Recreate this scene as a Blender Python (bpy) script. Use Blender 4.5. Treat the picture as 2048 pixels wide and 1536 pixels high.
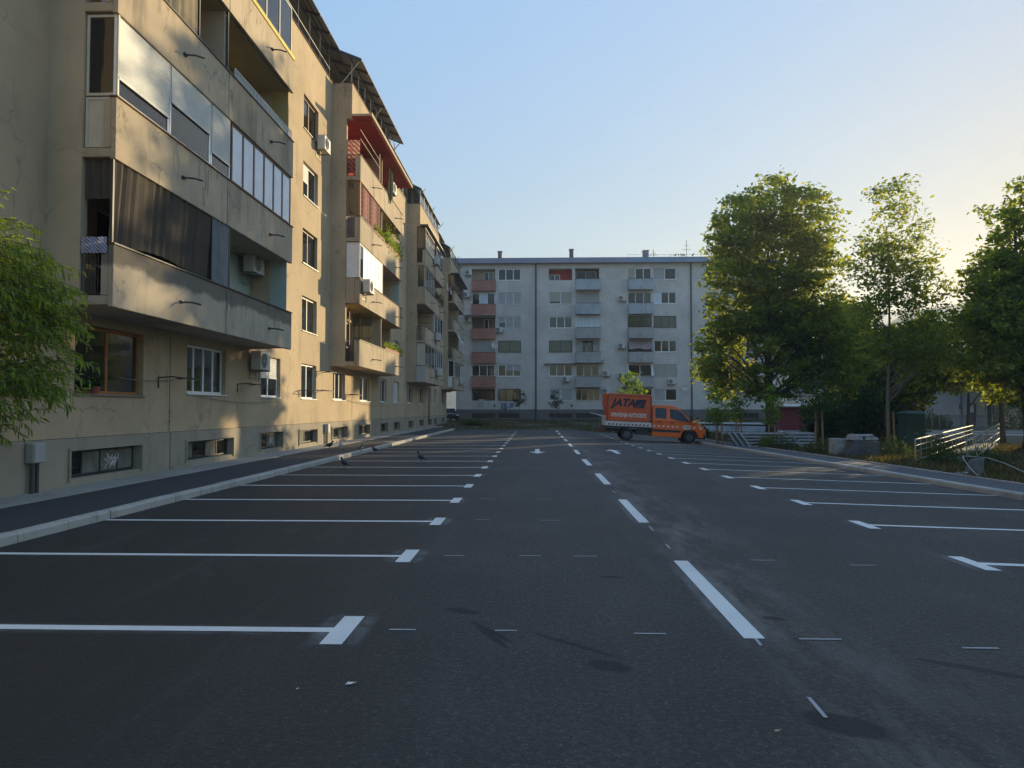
import bpy, bmesh, math, random
import numpy as np
from mathutils import Vector, Matrix
for o in list(bpy.data.objects): bpy.data.objects.remove(o)
R = math.radians
SC = bpy.context.scene
COL = SC.collection
# ---------------------------------------------------------------- camera, sky, sun, exposure
CAMH = 1.65; FPX = 1480.0
HAZE = .0007
YAW = math.atan(48/FPX); PITCH = math.atan(50/FPX)
cd = bpy.data.cameras.new('camera'); cam = bpy.data.objects.new('camera', cd); COL.objects.link(cam)
cam.location = (0, 0, CAMH); cam.rotation_euler = (math.pi/2+PITCH, 0, YAW)
cd.sensor_width = 36; cd.lens = FPX/2048*36; cd.clip_start = .05; cd.clip_end = 5000
SC.camera = cam
SUN_AZ, SUN_EL = 39.6, 7.8
SKY_GAMMA, SKY_GAIN, SKY_SAT, SKY_TINT = .06, 1.62, 1.03, (1.035, .93, .86)      # the photograph's own compression of a bright sky, applied evenly over the whole dome
w = bpy.data.worlds.new('World'); SC.world = w; w.use_nodes = True
nt = w.node_tree; nt.nodes.clear()
sky = nt.nodes.new('ShaderNodeTexSky'); sky.sky_type = 'NISHITA'; sky.sun_disc = False
sky.sun_elevation = R(SUN_EL); sky.sun_rotation = R(SUN_AZ)
sky.air_density = 1.0; sky.dust_density = .3; sky.ozone_density = 2.4; sky.altitude = 300
bg = nt.nodes.new('ShaderNodeBackground'); bg.inputs[1].default_value = 0.15
wo = nt.nodes.new('ShaderNodeOutputWorld')
bw = nt.nodes.new('ShaderNodeRGBToBW'); pw = nt.nodes.new('ShaderNodeMath'); pw.operation = 'POWER'; pw.inputs[1].default_value = SKY_GAMMA-1
mk = nt.nodes.new('ShaderNodeMath'); mk.operation = 'MULTIPLY'; mk.inputs[1].default_value = SKY_GAIN
mg = nt.nodes.new('ShaderNodeVectorMath'); mg.operation = 'SCALE'; hs = nt.nodes.new('ShaderNodeHueSaturation'); hs.inputs['Saturation'].default_value = SKY_SAT
tn = nt.nodes.new('ShaderNodeVectorMath'); tn.operation = 'MULTIPLY'; tn.inputs[1].default_value = SKY_TINT
nt.links.new(sky.outputs[0], bw.inputs[0]); nt.links.new(bw.outputs[0], pw.inputs[0]); nt.links.new(pw.outputs[0], mk.inputs[0]); nt.links.new(mk.outputs[0], mg.inputs['Scale'])
nt.links.new(sky.outputs[0], mg.inputs[0]); nt.links.new(mg.outputs[0], hs.inputs['Color']); nt.links.new(hs.outputs[0], tn.inputs[0]); nt.links.new(tn.outputs[0], bg.inputs[0]); nt.links.new(bg.outputs[0], wo.inputs[0])
sl = bpy.data.lights.new('sun', 'SUN'); sl.energy = 4.3; sl.angle = R(.5); sl.color = (1, .81, .48)
so = bpy.data.objects.new('sun', sl); COL.objects.link(so)
sdir = Vector((math.sin(R(SUN_AZ))*math.cos(R(SUN_EL)), math.cos(R(SUN_AZ))*math.cos(R(SUN_EL)), math.sin(R(SUN_EL))))
so.rotation_euler = sdir.to_track_quat('Z', 'Y').to_euler(); so.location = (30, 30, 40)
SC.view_settings.view_transform = 'Standard'; SC.view_settings.look = 'None'
SC.view_settings.exposure = 1.15; SC.view_settings.gamma = 1.0; SC.view_settings.use_curve_mapping = False

# ---------------------------------------------------------------- pixel of the photograph -> point of the place
def ray(px, py):
    x = (px-1024)/FPX; y = (768-py)/FPX; c, s, ct, st = math.cos(YAW), math.sin(YAW), math.cos(PITCH), math.sin(PITCH)
    r = (c, s, 0); f = (-s*ct, c*ct, st); u = (s*st, -c*st, ct)
    return Vector([f[i]+x*r[i]+y*u[i] for i in range(3)])
def atY(px, py, Y):
    d = ray(px, py); t = Y/d.y; return Vector((d.x*t, Y, CAMH+d.z*t))
def atX(px, py, X):
    d = ray(px, py); t = X/d.x; return Vector((X, d.y*t, CAMH+d.z*t))
def sm(a, b, v):
    t = min(1, max(0, (v-a)/(b-a))); return t*t*(3-2*t)
def gz(x, y):
    t = min(1, max(0, (y-15)/29.5)); s = .03+.018*t; x0 = 4.5-3.4*t
    z = -s*max(0, min(x, 9.6)-x0)
    if x > 9.6: z += -.006*min(60, x-9.6)
    k = sm(60, 80, y)*(1-sm(27, 36, x)); return z*(1-k)+.38*k
def gnd(px, py, dz=0):
    d = ray(px, py); z = dz
    for _ in range(12):
        t = (z-CAMH)/d.z; z = gz(d.x*t, d.y*t)+dz
    return Vector((d.x*t, d.y*t, z))

# ---------------------------------------------------------------- materials
MAT = {}
def _nodes(name):
    m = bpy.data.materials.new(name); m.use_nodes = True; nt = m.node_tree
    return m, nt, nt.nodes['Principled BSDF']
def N(nt, t, **k):
    n = nt.nodes.new(t)
    for a, b in k.items():
        if a.startswith('i_'):
            key = a[2:]; n.inputs[int(key) if key.isdigit() else key].default_value = b
        else: setattr(n, a, b)
    return n
def L(nt, a, b): nt.links.new(a, b)
def pos(nt, scale=(1, 1, 1)):
    g = N(nt, 'ShaderNodeNewGeometry'); mp = N(nt, 'ShaderNodeMapping'); mp.inputs['Scale'].default_value = scale
    L(nt, g.outputs['Position'], mp.inputs[0]); return mp.outputs[0]
def objpos(nt, scale=(1, 1, 1)):
    g = N(nt, 'ShaderNodeTexCoord'); mp = N(nt, 'ShaderNodeMapping'); mp.inputs['Scale'].default_value = scale
    L(nt, g.outputs['Object'], mp.inputs[0]); return mp.outputs[0]
def noise(nt, vec, scale, detail=4, rough=.55):
    n = N(nt, 'ShaderNodeTexNoise'); n.inputs['Scale'].default_value = scale; n.inputs['Detail'].default_value = detail
    n.inputs['Roughness'].default_value = rough; L(nt, vec, n.inputs['Vector']); return n.outputs[0]
def ramp(nt, f, stops):
    r = N(nt, 'ShaderNodeValToRGB'); e = r.color_ramp.elements
    while len(e) < len(stops): e.new(.5)
    for i, (p, c) in enumerate(stops):
        e[i].position = p; e[i].color = (c, c, c, 1) if not hasattr(c, '__len__') else (*c[:3], 1)
    L(nt, f, r.inputs[0]); return r.outputs[0]
def mix(nt, f, a, b, mode='MIX'):
    n = N(nt, 'ShaderNodeMix', data_type='RGBA', blend_type=mode)
    for v, k in ((f, 0), (a, 6), (b, 7)):
        if hasattr(v, 'is_linked') or hasattr(v, 'links'): L(nt, v, n.inputs[k])
        elif k == 0: n.inputs[0].default_value = v
        else: n.inputs[k].default_value = (*v[:3], 1)
    return n.outputs[2]
def bump(nt, h, b, strength=.3, dist=.01):
    n = N(nt, 'ShaderNodeBump'); n.inputs['Strength'].default_value = strength; n.inputs['Distance'].default_value = dist
    L(nt, h, n.inputs['Height']); L(nt, n.outputs[0], b.inputs['Normal'])
def mul(nt, a, v):
    n = N(nt, 'ShaderNodeMath', operation='MULTIPLY'); L(nt, a, n.inputs[0])
    if hasattr(v, 'links'): L(nt, v, n.inputs[1])
    else: n.inputs[1].default_value = v
    return n.outputs[0]

def plain(name, col, rough=.6, metal=0, var=.12, scale=3, spec=.5, bumps=0):
    """painted / moulded surface with faint dirt and tone variation"""
    m, nt, b = _nodes(name); v = objpos(nt)
    n1 = noise(nt, v, scale, 5, .6)
    lo = [c*(1-var) for c in col]; hi = [min(1, c*(1+var)) for c in col]
    L(nt, ramp(nt, n1, [(.3, lo), (.7, hi)]), b.inputs['Base Color'])
    b.inputs['Roughness'].default_value = rough; b.inputs['Metallic'].default_value = metal
    b.inputs['Specular IOR Level'].default_value = spec
    if bumps: bump(nt, noise(nt, v, 60, 3), b, bumps, .005)
    MAT[name] = m; return m
def plaster(name, col, stain=(.1, .085, .06), amount=.5, course=0):
    """render on a wall: broad tone patches, rain streaks, fine grain"""
    m, nt, b = _nodes(name)
    v = pos(nt); big = noise(nt, v, .35, 5, .6); mid = noise(nt, v, 2.1, 6, .65)
    st = noise(nt, pos(nt, (.8, .8, .16)), 1.4, 6, .65); fine = noise(nt, v, 70, 3, .6)
    c = mix(nt, ramp(nt, big, [(.35, 0.0), (.65, 1.0)]), [x*.86 for x in col], [min(1, x*1.1) for x in col])
    c = mix(nt, mul(nt, ramp(nt, mid, [(.45, 0.0), (.75, 1.0)]), .35), c, [x*.75 for x in col])
    c = mix(nt, mul(nt, ramp(nt, st, [(.53, 0.0), (.8, 1.0)]), amount), c, stain)
    c = mix(nt, mul(nt, ramp(nt, fine, [(.35, 1.0), (.6, 0.0)]), .25), c, [x*.6 for x in col])
    if course:
        br = N(nt, 'ShaderNodeTexBrick'); L(nt, pos(nt, (1, 1, 1)), br.inputs['Vector'])
        mp = N(nt, 'ShaderNodeCombineXYZ'); sp = N(nt, 'ShaderNodeSeparateXYZ'); g = N(nt, 'ShaderNodeNewGeometry')
        L(nt, g.outputs['Position'], sp.inputs[0]); L(nt, sp.outputs[0], mp.inputs[0]); L(nt, sp.outputs[2], mp.inputs[1])
        L(nt, mp.outputs[0], br.inputs['Vector'])
        br.inputs['Scale'].default_value = 1; br.inputs['Brick Width'].default_value = .9; br.inputs['Row Height'].default_value = .27
        br.inputs['Mortar Size'].default_value = .012
        br.inputs['Color1'].default_value = (1, 1, 1, 1); br.inputs['Color2'].default_value = (.94, .945, .95, 1); br.inputs['Mortar'].default_value = (.86, .86, .87, 1)
        c = mix(nt, 1.0, c, br.outputs[0], 'MULTIPLY')
    dr = noise(nt, pos(nt, (4.5, 4.5, .5)), 1.3, 4, .6); dm = noise(nt, v, .9, 3)
    c = mix(nt, mul(nt, mul(nt, ramp(nt, dr, [(.58, 0.0), (.68, 1.0)]), ramp(nt, dm, [(.5, 0.0), (.6, 1.0)])), amount*.8), c, [x*.8 for x in stain])
    cr = N(nt, 'ShaderNodeTexVoronoi'); cr.feature = 'DISTANCE_TO_EDGE'; cr.inputs['Scale'].default_value = .55
    wv_ = N(nt, 'ShaderNodeVectorMath', operation='MULTIPLY_ADD'); nz_ = N(nt, 'ShaderNodeTexNoise'); nz_.inputs['Scale'].default_value = 2.5; L(nt, v, nz_.inputs['Vector']); L(nt, nz_.outputs['Color'], wv_.inputs[0]); wv_.inputs[1].default_value = (.6, .6, .6); L(nt, v, wv_.inputs[2]); L(nt, wv_.outputs[0], cr.inputs['Vector'])
    c = mix(nt, mul(nt, mul(nt, ramp(nt, cr.outputs['Distance'], [(.0, 1.0), (.012, 0.0)]), ramp(nt, dm, [(.42, 0.0), (.55, 1.0)])), .45), c, [x*.8 for x in stain])
    L(nt, c, b.inputs['Base Color']); b.inputs['Roughness'].default_value = .92; b.inputs['Specular IOR Level'].default_value = .2
    bump(nt, fine, b, .35, .006); MAT[name] = m; return m
def glass(name, tint=(.9, .95, .95), amount=.72, dirt=.05):
    m = bpy.data.materials.new(name); m.use_nodes = True; nt = m.node_tree; nt.nodes.clear()
    t = N(nt, 'ShaderNodeBsdfTransparent'); t.inputs[0].default_value = (*[amount*x for x in tint], 1)
    g = N(nt, 'ShaderNodeBsdfGlossy'); g.inputs['Roughness'].default_value = .03
    d = N(nt, 'ShaderNodeBsdfDiffuse'); d.inputs[0].default_value = (.35, .35, .33, 1)
    f = N(nt, 'ShaderNodeFresnel'); f.inputs[0].default_value = 1.7
    h = noise(nt, pos(nt), 1.5, 3); bp = N(nt, 'ShaderNodeBump'); bp.inputs['Strength'].default_value = .08; bp.inputs['Distance'].default_value = .05
    L(nt, h, bp.inputs['Height']); L(nt, bp.outputs[0], g.inputs['Normal'])
    m1 = N(nt, 'ShaderNodeMixShader'); L(nt, f.outputs[0], m1.inputs[0]); L(nt, t.outputs[0], m1.inputs[1]); L(nt, g.outputs[0], m1.inputs[2])
    m2 = N(nt, 'ShaderNodeMixShader'); m2.inputs[0].default_value = dirt; L(nt, m1.outputs[0], m2.inputs[1]); L(nt, d.outputs[0], m2.inputs[2])
    o = N(nt, 'ShaderNodeOutputMaterial'); L(nt, m2.outputs[0], o.inputs[0]); MAT[name] = m; return m
def cloth(name, col, col2=None, stripes=0, trans=.3):
    m, nt, b = _nodes(name); v = pos(nt)
    c = ramp(nt, noise(nt, v, 4, 4), [(.3, [x*.8 for x in col]), (.7, col)])
    if col2:
        wv = N(nt, 'ShaderNodeTexWave'); wv.bands_direction = 'DIAGONAL'; wv.inputs['Scale'].default_value = stripes; wv.inputs['Distortion'].default_value = 1.5
        L(nt, v, wv.inputs['Vector']); c = mix(nt, ramp(nt, wv.outputs[0], [(.4, 0.0), (.6, 1.0)]), c, col2)
    L(nt, c, b.inputs['Base Color']); b.inputs['Roughness'].default_value = .95; b.inputs['Specular IOR Level'].default_value = .1
    tr = N(nt, 'ShaderNodeBsdfTranslucent'); L(nt, c, tr.inputs[0]); ms = N(nt, 'ShaderNodeMixShader'); ms.inputs[0].default_value = trans
    L(nt, b.outputs[0], ms.inputs[1]); L(nt, tr.outputs[0], ms.inputs[2]); L(nt, ms.outputs[0], nt.nodes['Material Output'].inputs[0])
    MAT[name] = m; return m
def leafmat(name, dark, light, yellow=(.3, .26, .03), yamt=.1, trans=.5, tk=1.6):
    m = bpy.data.materials.new(name); m.use_nodes = True; nt = m.node_tree; nt.nodes.clear()
    g = N(nt, 'ShaderNodeNewGeometry')
    c = ramp(nt, g.outputs['Random Per Island'], [(0, dark), (.6, light), (1-yamt, light), (1, yellow)])
    c = mix(nt, mul(nt, ramp(nt, noise(nt, pos(nt), .5, 3), [(.4, 0.0), (.62, 1.0)]), .45), c, [x*1.25 for x in light])
    d = N(nt, 'ShaderNodeBsdfPrincipled'); d.inputs['Roughness'].default_value = .6; d.inputs['Specular IOR Level'].default_value = .25; L(nt, c, d.inputs['Base Color'])
    t = N(nt, 'ShaderNodeBsdfTranslucent'); cc = mix(nt, 1.0, c, (tk*1.15, tk, tk*.45), 'MULTIPLY'); L(nt, cc, t.inputs[0])
    ms = N(nt, 'ShaderNodeMixShader'); ms.inputs[0].default_value = trans; L(nt, d.outputs[0], ms.inputs[1]); L(nt, t.outputs[0], ms.inputs[2])
    o = N(nt, 'ShaderNodeOutputMaterial'); L(nt, ms.outputs[0], o.inputs[0]); MAT[name] = m; return m

plaster('ochre', (.52, .40, .26), (.17, .14, .10), .45)
plaster('ochre_side', (.55, .43, .29), (.16, .13, .10), .3)
plaster('balcony_render', (.51, .41, .29), (.07, .062, .052), .85)
plaster('concrete_plinth', (.37, .315, .24), (.11, .1, .085), .5)
plaster('grey_wall', (.71, .645, .585), (.3, .29, .28), .3, course=1)
plaster('grey_plinth', (.17, .165, .155), (.1, .1, .09), .4)
plaster('red_render', (.47, .215, .17), (.16, .07, .06), .4)
plaster('blue_render', (.46, .49, .51), (.15, .16, .17), .5)
plaster('greyblue_render', (.45, .43, .41), (.13, .135, .14), .5)
plaster('far_wall', (.37, .35, .33), (.25, .24, .22), .3)
plaster('pink_wall', (.5, .36, .32), (.3, .2, .18), .4)
plaster('kerb_concrete', (.45, .42, .375), (.15, .135, .115), .7)
plaster('strip_concrete', (.36, .345, .31), (.14, .13, .11), .5)
plaster('mint', (.45, .52, .46), (.3, .33, .3), .2)
plaster('yellow_wall', (.55, .42, .17), (.3, .2, .08), .2)
plaster('red_paint', (.42, .07, .045), (.3, .05, .03), .2)
plaster('dark_red_paint', (.22, .055, .045), (.12, .03, .03), .2)
plaster('balcony_grimy', (.49, .41, .31), (.09, .08, .07), .7)
plain('white_pvc', (.82, .81, .79), .35, var=.06)
plain('cream_pvc', (.55, .50, .40), .45, var=.08)
plain('brown_wood', (.14, .07, .035), .55, var=.25, scale=8)
plain('orange_wood', (.36, .15, .04), .5, var=.25, scale=8)
plain('dark_frame', (.06, .055, .05), .5, var=.2)
plain('shutter_white', (.62, .61, .57), .5, var=.05)
plain('shutter_grey', (.42, .415, .40), .55, var=.08)
plain('shutter_beige', (.44, .40, .33), .55, var=.08)
plain('metal_dark', (.05, .05, .052), .5, .3, var=.3)
plain('metal_grey', (.28, .28, .28), .45, .5, var=.2)
plain('galvanised', (.42, .43, .42), .42, .75, var=.25, scale=6)
plain('rust', (.16, .08, .05), .85, var=.4, scale=10)
plain('roof_sheet', (.38, .37, .36), .55, .1, var=.25, scale=1.2)
plain('roof_lavender', (.22, .2, .23), .7, var=.15, scale=.5)
plain('chimney_brick', (.17, .12, .12), .9, var=.3, scale=6)
plain('ac_white', (.62, .60, .54), .5, var=.08)
plain('ac_dark', (.03, .03, .03), .6)
plain('box_plastic', (.38, .38, .36), .5, var=.1)
plain('pipe_dark', (.05, .05, .06), .5, var=.2)
plain('yellow_trim', (.55, .42, .03), .6, var=.15)
plain('terracotta', (.3, .09, .05), .8)
plain('green_paint', (.012, .065, .05), .5, var=.2)
plain('bark', (.085, .065, .048), .95, var=.4, scale=12, bumps=.6)
plain('bark_pale', (.16, .13, .09), .95, var=.3, scale=12, bumps=.4)
plain('stake_wood', (.27, .16, .09), .85, var=.3, scale=10)
plain('stone', (.3, .29, .27), .9, var=.3, scale=5, bumps=.4)
plain('dark_stone', (.09, .085, .075), .95, var=.4, scale=5, bumps=.4)
plain('navy_print', (.018, .014, .04), .5)
plain('white_print', (.66, .62, .58), .55, var=.06)
plain('red_print', (.3, .03, .02), .55)
plain('dark_red_print', (.16, .05, .045), .55)
plain('yellow_print', (.6, .42, .03), .55)
plain('truck_orange', (.74, .135, .018), .35, var=.06, scale=1.5)
plain('tarp_orange', (.60, .105, .024), .55, var=.12, scale=2.2, bumps=.2)
plain('white_board', (.6, .6, .58), .5, var=.1)
plain('black_plastic', (.025, .025, .027), .55)
plain('tyre', (.022, .022, .023), .9, var=.3)
plain('rim', (.10, .10, .105), .4, .5, var=.2)
plain('car_dark', (.015, .016, .02), .2)
plain('car_glass', (.02, .025, .03), .06)
plain('lamp_clear', (.7, .7, .68), .15)
plain('bird_dark', (.035, .037, .045), .6, var=.4, scale=30)
plain('bird_grey', (.2, .21, .23), .6, var=.3, scale=30)
plain('bird_leg', (.3, .12, .09), .7)
plain('skin_tone', (.4, .23, .16), .6)
plain('hair_dark', (.03, .022, .018), .7)
plain('tshirt_red', (.5, .09, .06), .9)
plain('vest_yellow', (.55, .6, .08), .8)
plain('trouser_dark', (.03, .03, .04), .9)
plain('red_panel', (.23, .045, .06), .6, var=.15)
plain('white_net', (.5, .49, .46), .9)
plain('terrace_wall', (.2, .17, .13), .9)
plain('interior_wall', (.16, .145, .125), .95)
plain('chalk', (.34, .34, .34), .9)
plain('cable', (.25, .24, .21), .7)
cloth('curtain_pale', (.66, .65, .62)); cloth('curtain_cream', (.55, .47, .32)); cloth('curtain_green', (.50, .62, .62))
cloth('net_brown', (.1, .085, .07), trans=.1); cloth('cloth_grey', (.3, .31, .32)); cloth('cloth_lime', (.32, .42, .03))
cloth('cloth_redstripe', (.55, .5, .42), (.5, .08, .04), 3.0); cloth('cloth_greendark', (.08, .11, .08)); cloth('cloth_blue', (.25, .27, .5)); cloth('cloth_white', (.7, .7, .7))
cloth('cloth_pink', (.5, .36, .35)); cloth('panel_blue', (.42, .5, .6), trans=.1); cloth('bedding', (.6, .62, .72), (.2, .2, .4), 9); cloth('net_sand', (.34, .28, .2), trans=.2)
cloth('reflection_stripes', (.35, .25, .3), (.12, .16, .35), 2)  # coloured stripes behind panes, painted in place of their reflections
glass('glass_clear'); glass('glass_dark', (.6, .7, .75), .5, .03); glass('glass_green', (.7, .85, .82), .8, .1)
plain('dirty_glass', (.17, .165, .14), .25, var=.35, scale=2.5)
plain('blind_blue', (.62, .68, .76), .18, var=.08, scale=2)
leafmat('leaf_tree', (.055, .085, .022), (.14, .175, .032), (.40, .35, .05), .06, .58, 2.6)
leafmat('leaf_back', (.05, .075, .018), (.16, .18, .035), (.42, .36, .04), .12, .62, 2.9)
leafmat('leaf_young', (.05, .09, .02), (.12, .19, .03), (.25, .25, .05), .05, .55, 2.0)
leafmat('leaf_peach', (.065, .115, .025), (.19, .27, .05), (.36, .38, .08), .08, .5, 2.0)
leafmat('leaf_shrub', (.02, .045, .015), (.05, .08, .02), (.14, .2, .04), .1, .45, 1.8)
leafmat('grass_blade', (.045, .045, .02), (.085, .075, .03), (.24, .18, .08), .25, .35, 1.4)
leafmat('hill_green', (.03, .045, .02), (.055, .07, .03), (.08, .08, .03), .05, .2, 1.2)

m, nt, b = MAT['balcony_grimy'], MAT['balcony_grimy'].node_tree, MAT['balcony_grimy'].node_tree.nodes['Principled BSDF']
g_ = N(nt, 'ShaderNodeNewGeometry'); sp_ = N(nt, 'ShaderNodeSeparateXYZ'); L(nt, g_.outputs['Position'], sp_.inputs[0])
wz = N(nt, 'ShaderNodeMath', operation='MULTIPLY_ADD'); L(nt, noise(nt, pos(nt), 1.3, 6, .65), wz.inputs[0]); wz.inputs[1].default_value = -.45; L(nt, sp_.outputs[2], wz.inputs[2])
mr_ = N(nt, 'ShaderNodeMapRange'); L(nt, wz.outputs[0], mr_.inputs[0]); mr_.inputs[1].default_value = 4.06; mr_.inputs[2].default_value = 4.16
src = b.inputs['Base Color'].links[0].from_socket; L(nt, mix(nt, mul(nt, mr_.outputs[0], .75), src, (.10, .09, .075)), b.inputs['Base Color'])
# ---------------------------------------------------------------- mesh helpers
ORG = {}
def tag(o, label=None, cat=None, group=None, kind=None):
    for k, v in (('label', label), ('category', cat), ('group', group), ('kind', kind)):
        if v: o[k] = v
    return o
def empty(name, loc, label=None, cat=None, group=None, rz=0, kind=None, parent=None):
    o = bpy.data.objects.new(name, None); o.empty_display_size = .2; COL.objects.link(o)
    o.location = loc; o.rotation_euler = (0, 0, rz); ORG[o.name] = Vector(loc); tag(o, label, cat, group, kind)
    if parent: o.parent = parent; o.location = Vector(loc)-org(parent)
    return o
def org(p):
    return ORG.get(p.name, Vector((0, 0, 0))) if p else Vector((0, 0, 0))
class MB:
    def __init__(s): s.v = []; s.f = []; s.m = []
    def add(s, vs, fs, mi=0):
        k = len(s.v); s.v += [tuple(v) for v in vs]; s.f += [tuple(i+k for i in f) for f in fs]; s.m += [mi]*len(fs)
    def box(s, x0, x1, y0, y1, z0, z1, mi=0):
        x0, x1 = sorted((x0, x1)); y0, y1 = sorted((y0, y1)); z0, z1 = sorted((z0, z1))
        s.add([(x0,y0,z0),(x1,y0,z0),(x1,y1,z0),(x0,y1,z0),(x0,y0,z1),(x1,y0,z1),(x1,y1,z1),(x0,y1,z1)],
              [(0,3,2,1),(4,5,6,7),(0,1,5,4),(1,2,6,5),(2,3,7,6),(3,0,4,7)], mi)
    def hexa(s, p, mi=0):   # 8 points: bottom ring, top ring
        s.add(p, [(0,3,2,1),(4,5,6,7),(0,1,5,4),(1,2,6,5),(2,3,7,6),(3,0,4,7)], mi)
    def fbox(s, fr, u0, u1, n0, n1, z0, z1, mi=0):
        a = fr.pt(u0, n0, z0); b = fr.pt(u1, n1, z1); s.box(a[0], b[0], a[1], b[1], z0, z1, mi)
    def quad(s, a, b, c, d, mi=0): s.add([a, b, c, d], [(0, 1, 2, 3)], mi)
    def tube(s, p0, p1, r0, r1=None, n=8, mi=0, cap=True):
        p0 = Vector(p0); p1 = Vector(p1); r1 = r0 if r1 is None else r1
        d = (p1-p0); 
        if d.length < 1e-6: return
        q = d.to_track_quat('Z', 'Y'); vs = []
        for p, r in ((p0, r0), (p1, r1)):
            for i in range(n):
                a = 2*math.pi*i/n; vs.append(p+q@Vector((math.cos(a)*r, math.sin(a)*r, 0)))
        fs = [(i, (i+1) % n, n+(i+1) % n, n+i) for i in range(n)]
        if cap: fs += [tuple(range(n-1, -1, -1)), tuple(range(n, 2*n))]
        s.add(vs, fs, mi)
    def path(s, pts, r, n=6, mi=0):
        """tube along points with shared rings"""
        pts = [Vector(p) for p in pts]; rs = r if hasattr(r, '__len__') else [r]*len(pts); vs = []
        for j, p in enumerate(pts):
            a = pts[max(0, j-1)]; b = pts[min(len(pts)-1, j+1)]; q = (b-a).to_track_quat('Z', 'Y')
            for i in range(n):
                t = 2*math.pi*i/n; vs.append(p+q@Vector((math.cos(t)*rs[j], math.sin(t)*rs[j], 0)))
        fs = [(j*n+i, j*n+(i+1) % n, (j+1)*n+(i+1) % n, (j+1)*n+i) for j in range(len(pts)-1) for i in range(n)]
        fs += [tuple(range(n-1, -1, -1)), tuple(range((len(pts)-1)*n, len(pts)*n))]
        s.add(vs, fs, mi)
    def loft(s, rings, n=12, mi=0):
        """rings: (centre, rx, rz, tilt) in the XZ plane, spine along x; cross section in y / local z"""
        vs = []
        for (c, ry, rz, tilt) in rings:
            for i in range(n):
                a = 2*math.pi*i/n; yy = math.cos(a)*ry; zz = math.sin(a)*rz
                vs.append((c[0]-zz*math.sin(tilt), c[1]+yy, c[2]+zz*math.cos(tilt)))
        k = len(rings)
        fs = [(j*n+i, j*n+(i+1) % n, (j+1)*n+(i+1) % n, (j+1)*n+i) for j in range(k-1) for i in range(n)]
        fs += [tuple(range(n-1, -1, -1)), tuple(range((k-1)*n, k*n))]
        s.add(vs, fs, mi)
    def prism(s, poly, y0, y1, mi=0, inset=None):
        """polygon in xz pushed from y0 to y1"""
        n = len(poly); vs = [(p[0], y0, p[1]) for p in poly]+[(p[0], y1, p[1]) for p in poly]
        fs = [tuple(range(n-1, -1, -1)), tuple(range(n, 2*n))]+[(i, (i+1) % n, n+(i+1) % n, n+i) for i in range(n)]
        s.add(vs, fs, mi)
    def mesh(s, name, mats, o=Vector((0, 0, 0)), smooth=False):
        me = bpy.data.meshes.new(name); me.from_pydata([(v[0]-o[0], v[1]-o[1], v[2]-o[2]) for v in s.v], [], s.f)
        mats = mats if isinstance(mats, (list, tuple)) else [mats]
        for m in mats: me.materials.append(MAT[m])
        if len(mats) > 1: me.polygons.foreach_set('material_index', s.m)
        if smooth: me.polygons.foreach_set('use_smooth', [True]*len(s.f))
        me.update(); return me
    def build(s, name, mats, parent=None, bevel=0, smooth=False, label=None, kind=None, o=None):
        O = org(parent) if o is None else Vector(o)
        ob = bpy.data.objects.new(name, s.mesh(name, mats, O, smooth)); COL.objects.link(ob)
        if parent: ob.parent = parent
        elif o is not None: ob.location = O
        ORG[ob.name] = O
        if bevel:
            b = ob.modifiers.new('bevel', 'BEVEL'); b.width = bevel; b.segments = 2; b.limit_method = 'ANGLE'
        tag(ob, label, None, None, kind); return ob
class Fr:
    def __init__(s, kind, off, ang=0): s.k = kind; s.o = off
    def pt(s, u, n, z): return (s.o+n, u, z) if s.k == 'X' else (u, s.o-n, z)
def copy_tree(o, parent=None):
    c = o.copy(); COL.objects.link(c); c.parent = parent; ORG[c.name] = ORG.get(o.name, Vector((0, 0, 0)))
    for ch in list(o.children): copy_tree(ch, c)
    return c
def wall_grid(mb, fr, u0, u1, z0, z1, holes, n=0, depth=.16, mi=0):
    """a wall face with openings and their reveals"""
    us = sorted({u0, u1}|{h[0] for h in holes}|{h[1] for h in holes}); zs = sorted({z0, z1}|{h[2] for h in holes}|{h[3] for h in holes})
    us = [u for u in us if u0 <= u <= u1]; zs = [z for z in zs if z0 <= z <= z1]
    for i in range(len(us)-1):
        for j in range(len(zs)-1):
            cu = (us[i]+us[i+1])/2; cz = (zs[j]+zs[j+1])/2
            if any(h[0] < cu < h[1] and h[2] < cz < h[3] for h in holes): continue
            mb.quad(fr.pt(us[i], n, zs[j]), fr.pt(us[i+1], n, zs[j]), fr.pt(us[i+1], n, zs[j+1]), fr.pt(us[i], n, zs[j+1]), mi)
    for h in holes:
        a, b, c, d = h[:4]; m = n-(h[4] if len(h) > 4 else depth)
        for (p, q) in (((a, c), (b, c)), ((b, c), (b, d)), ((b, d), (a, d)), ((a, d), (a, c))):
            mb.quad(fr.pt(p[0], n, p[1]), fr.pt(q[0], n, q[1]), fr.pt(q[0], m, q[1]), fr.pt(p[0], m, p[1]), mi)
def pane(fr, u0, u1, n, z0, z1, mat, parent, name='pane'):
    m = MB(); m.fbox(fr, u0, u1, n-.006, n+.006, z0, z1); return m.build(name, mat, parent)
def folds(fr, u0, u1, n, z0, z1, amp=.03, k=None, slope=0, hem=0):
    m = MB(); k = k or max(8, int((u1-u0)*14)); rnd = random.Random(int(u0*97+z0*31)); rows = 3; ph = rnd.random()*6
    for j in range(rows+1):
        for i in range(k+1):
            t = i/k; z = z1+(z0-z1)*j/rows + (hem*math.sin(t*9+ph) if j == rows else 0)
            m.v.append(fr.pt(u0+(u1-u0)*t, n+amp*math.sin(i*1.7+ph)*(.6+.4*math.sin(i*.37))+slope*j/rows, z))
    for j in range(rows):
        for i in range(k): a = j*(k+1)+i; m.f.append((a, a+1, a+k+2, a+k+1)); m.m.append(0)
    return m
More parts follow.
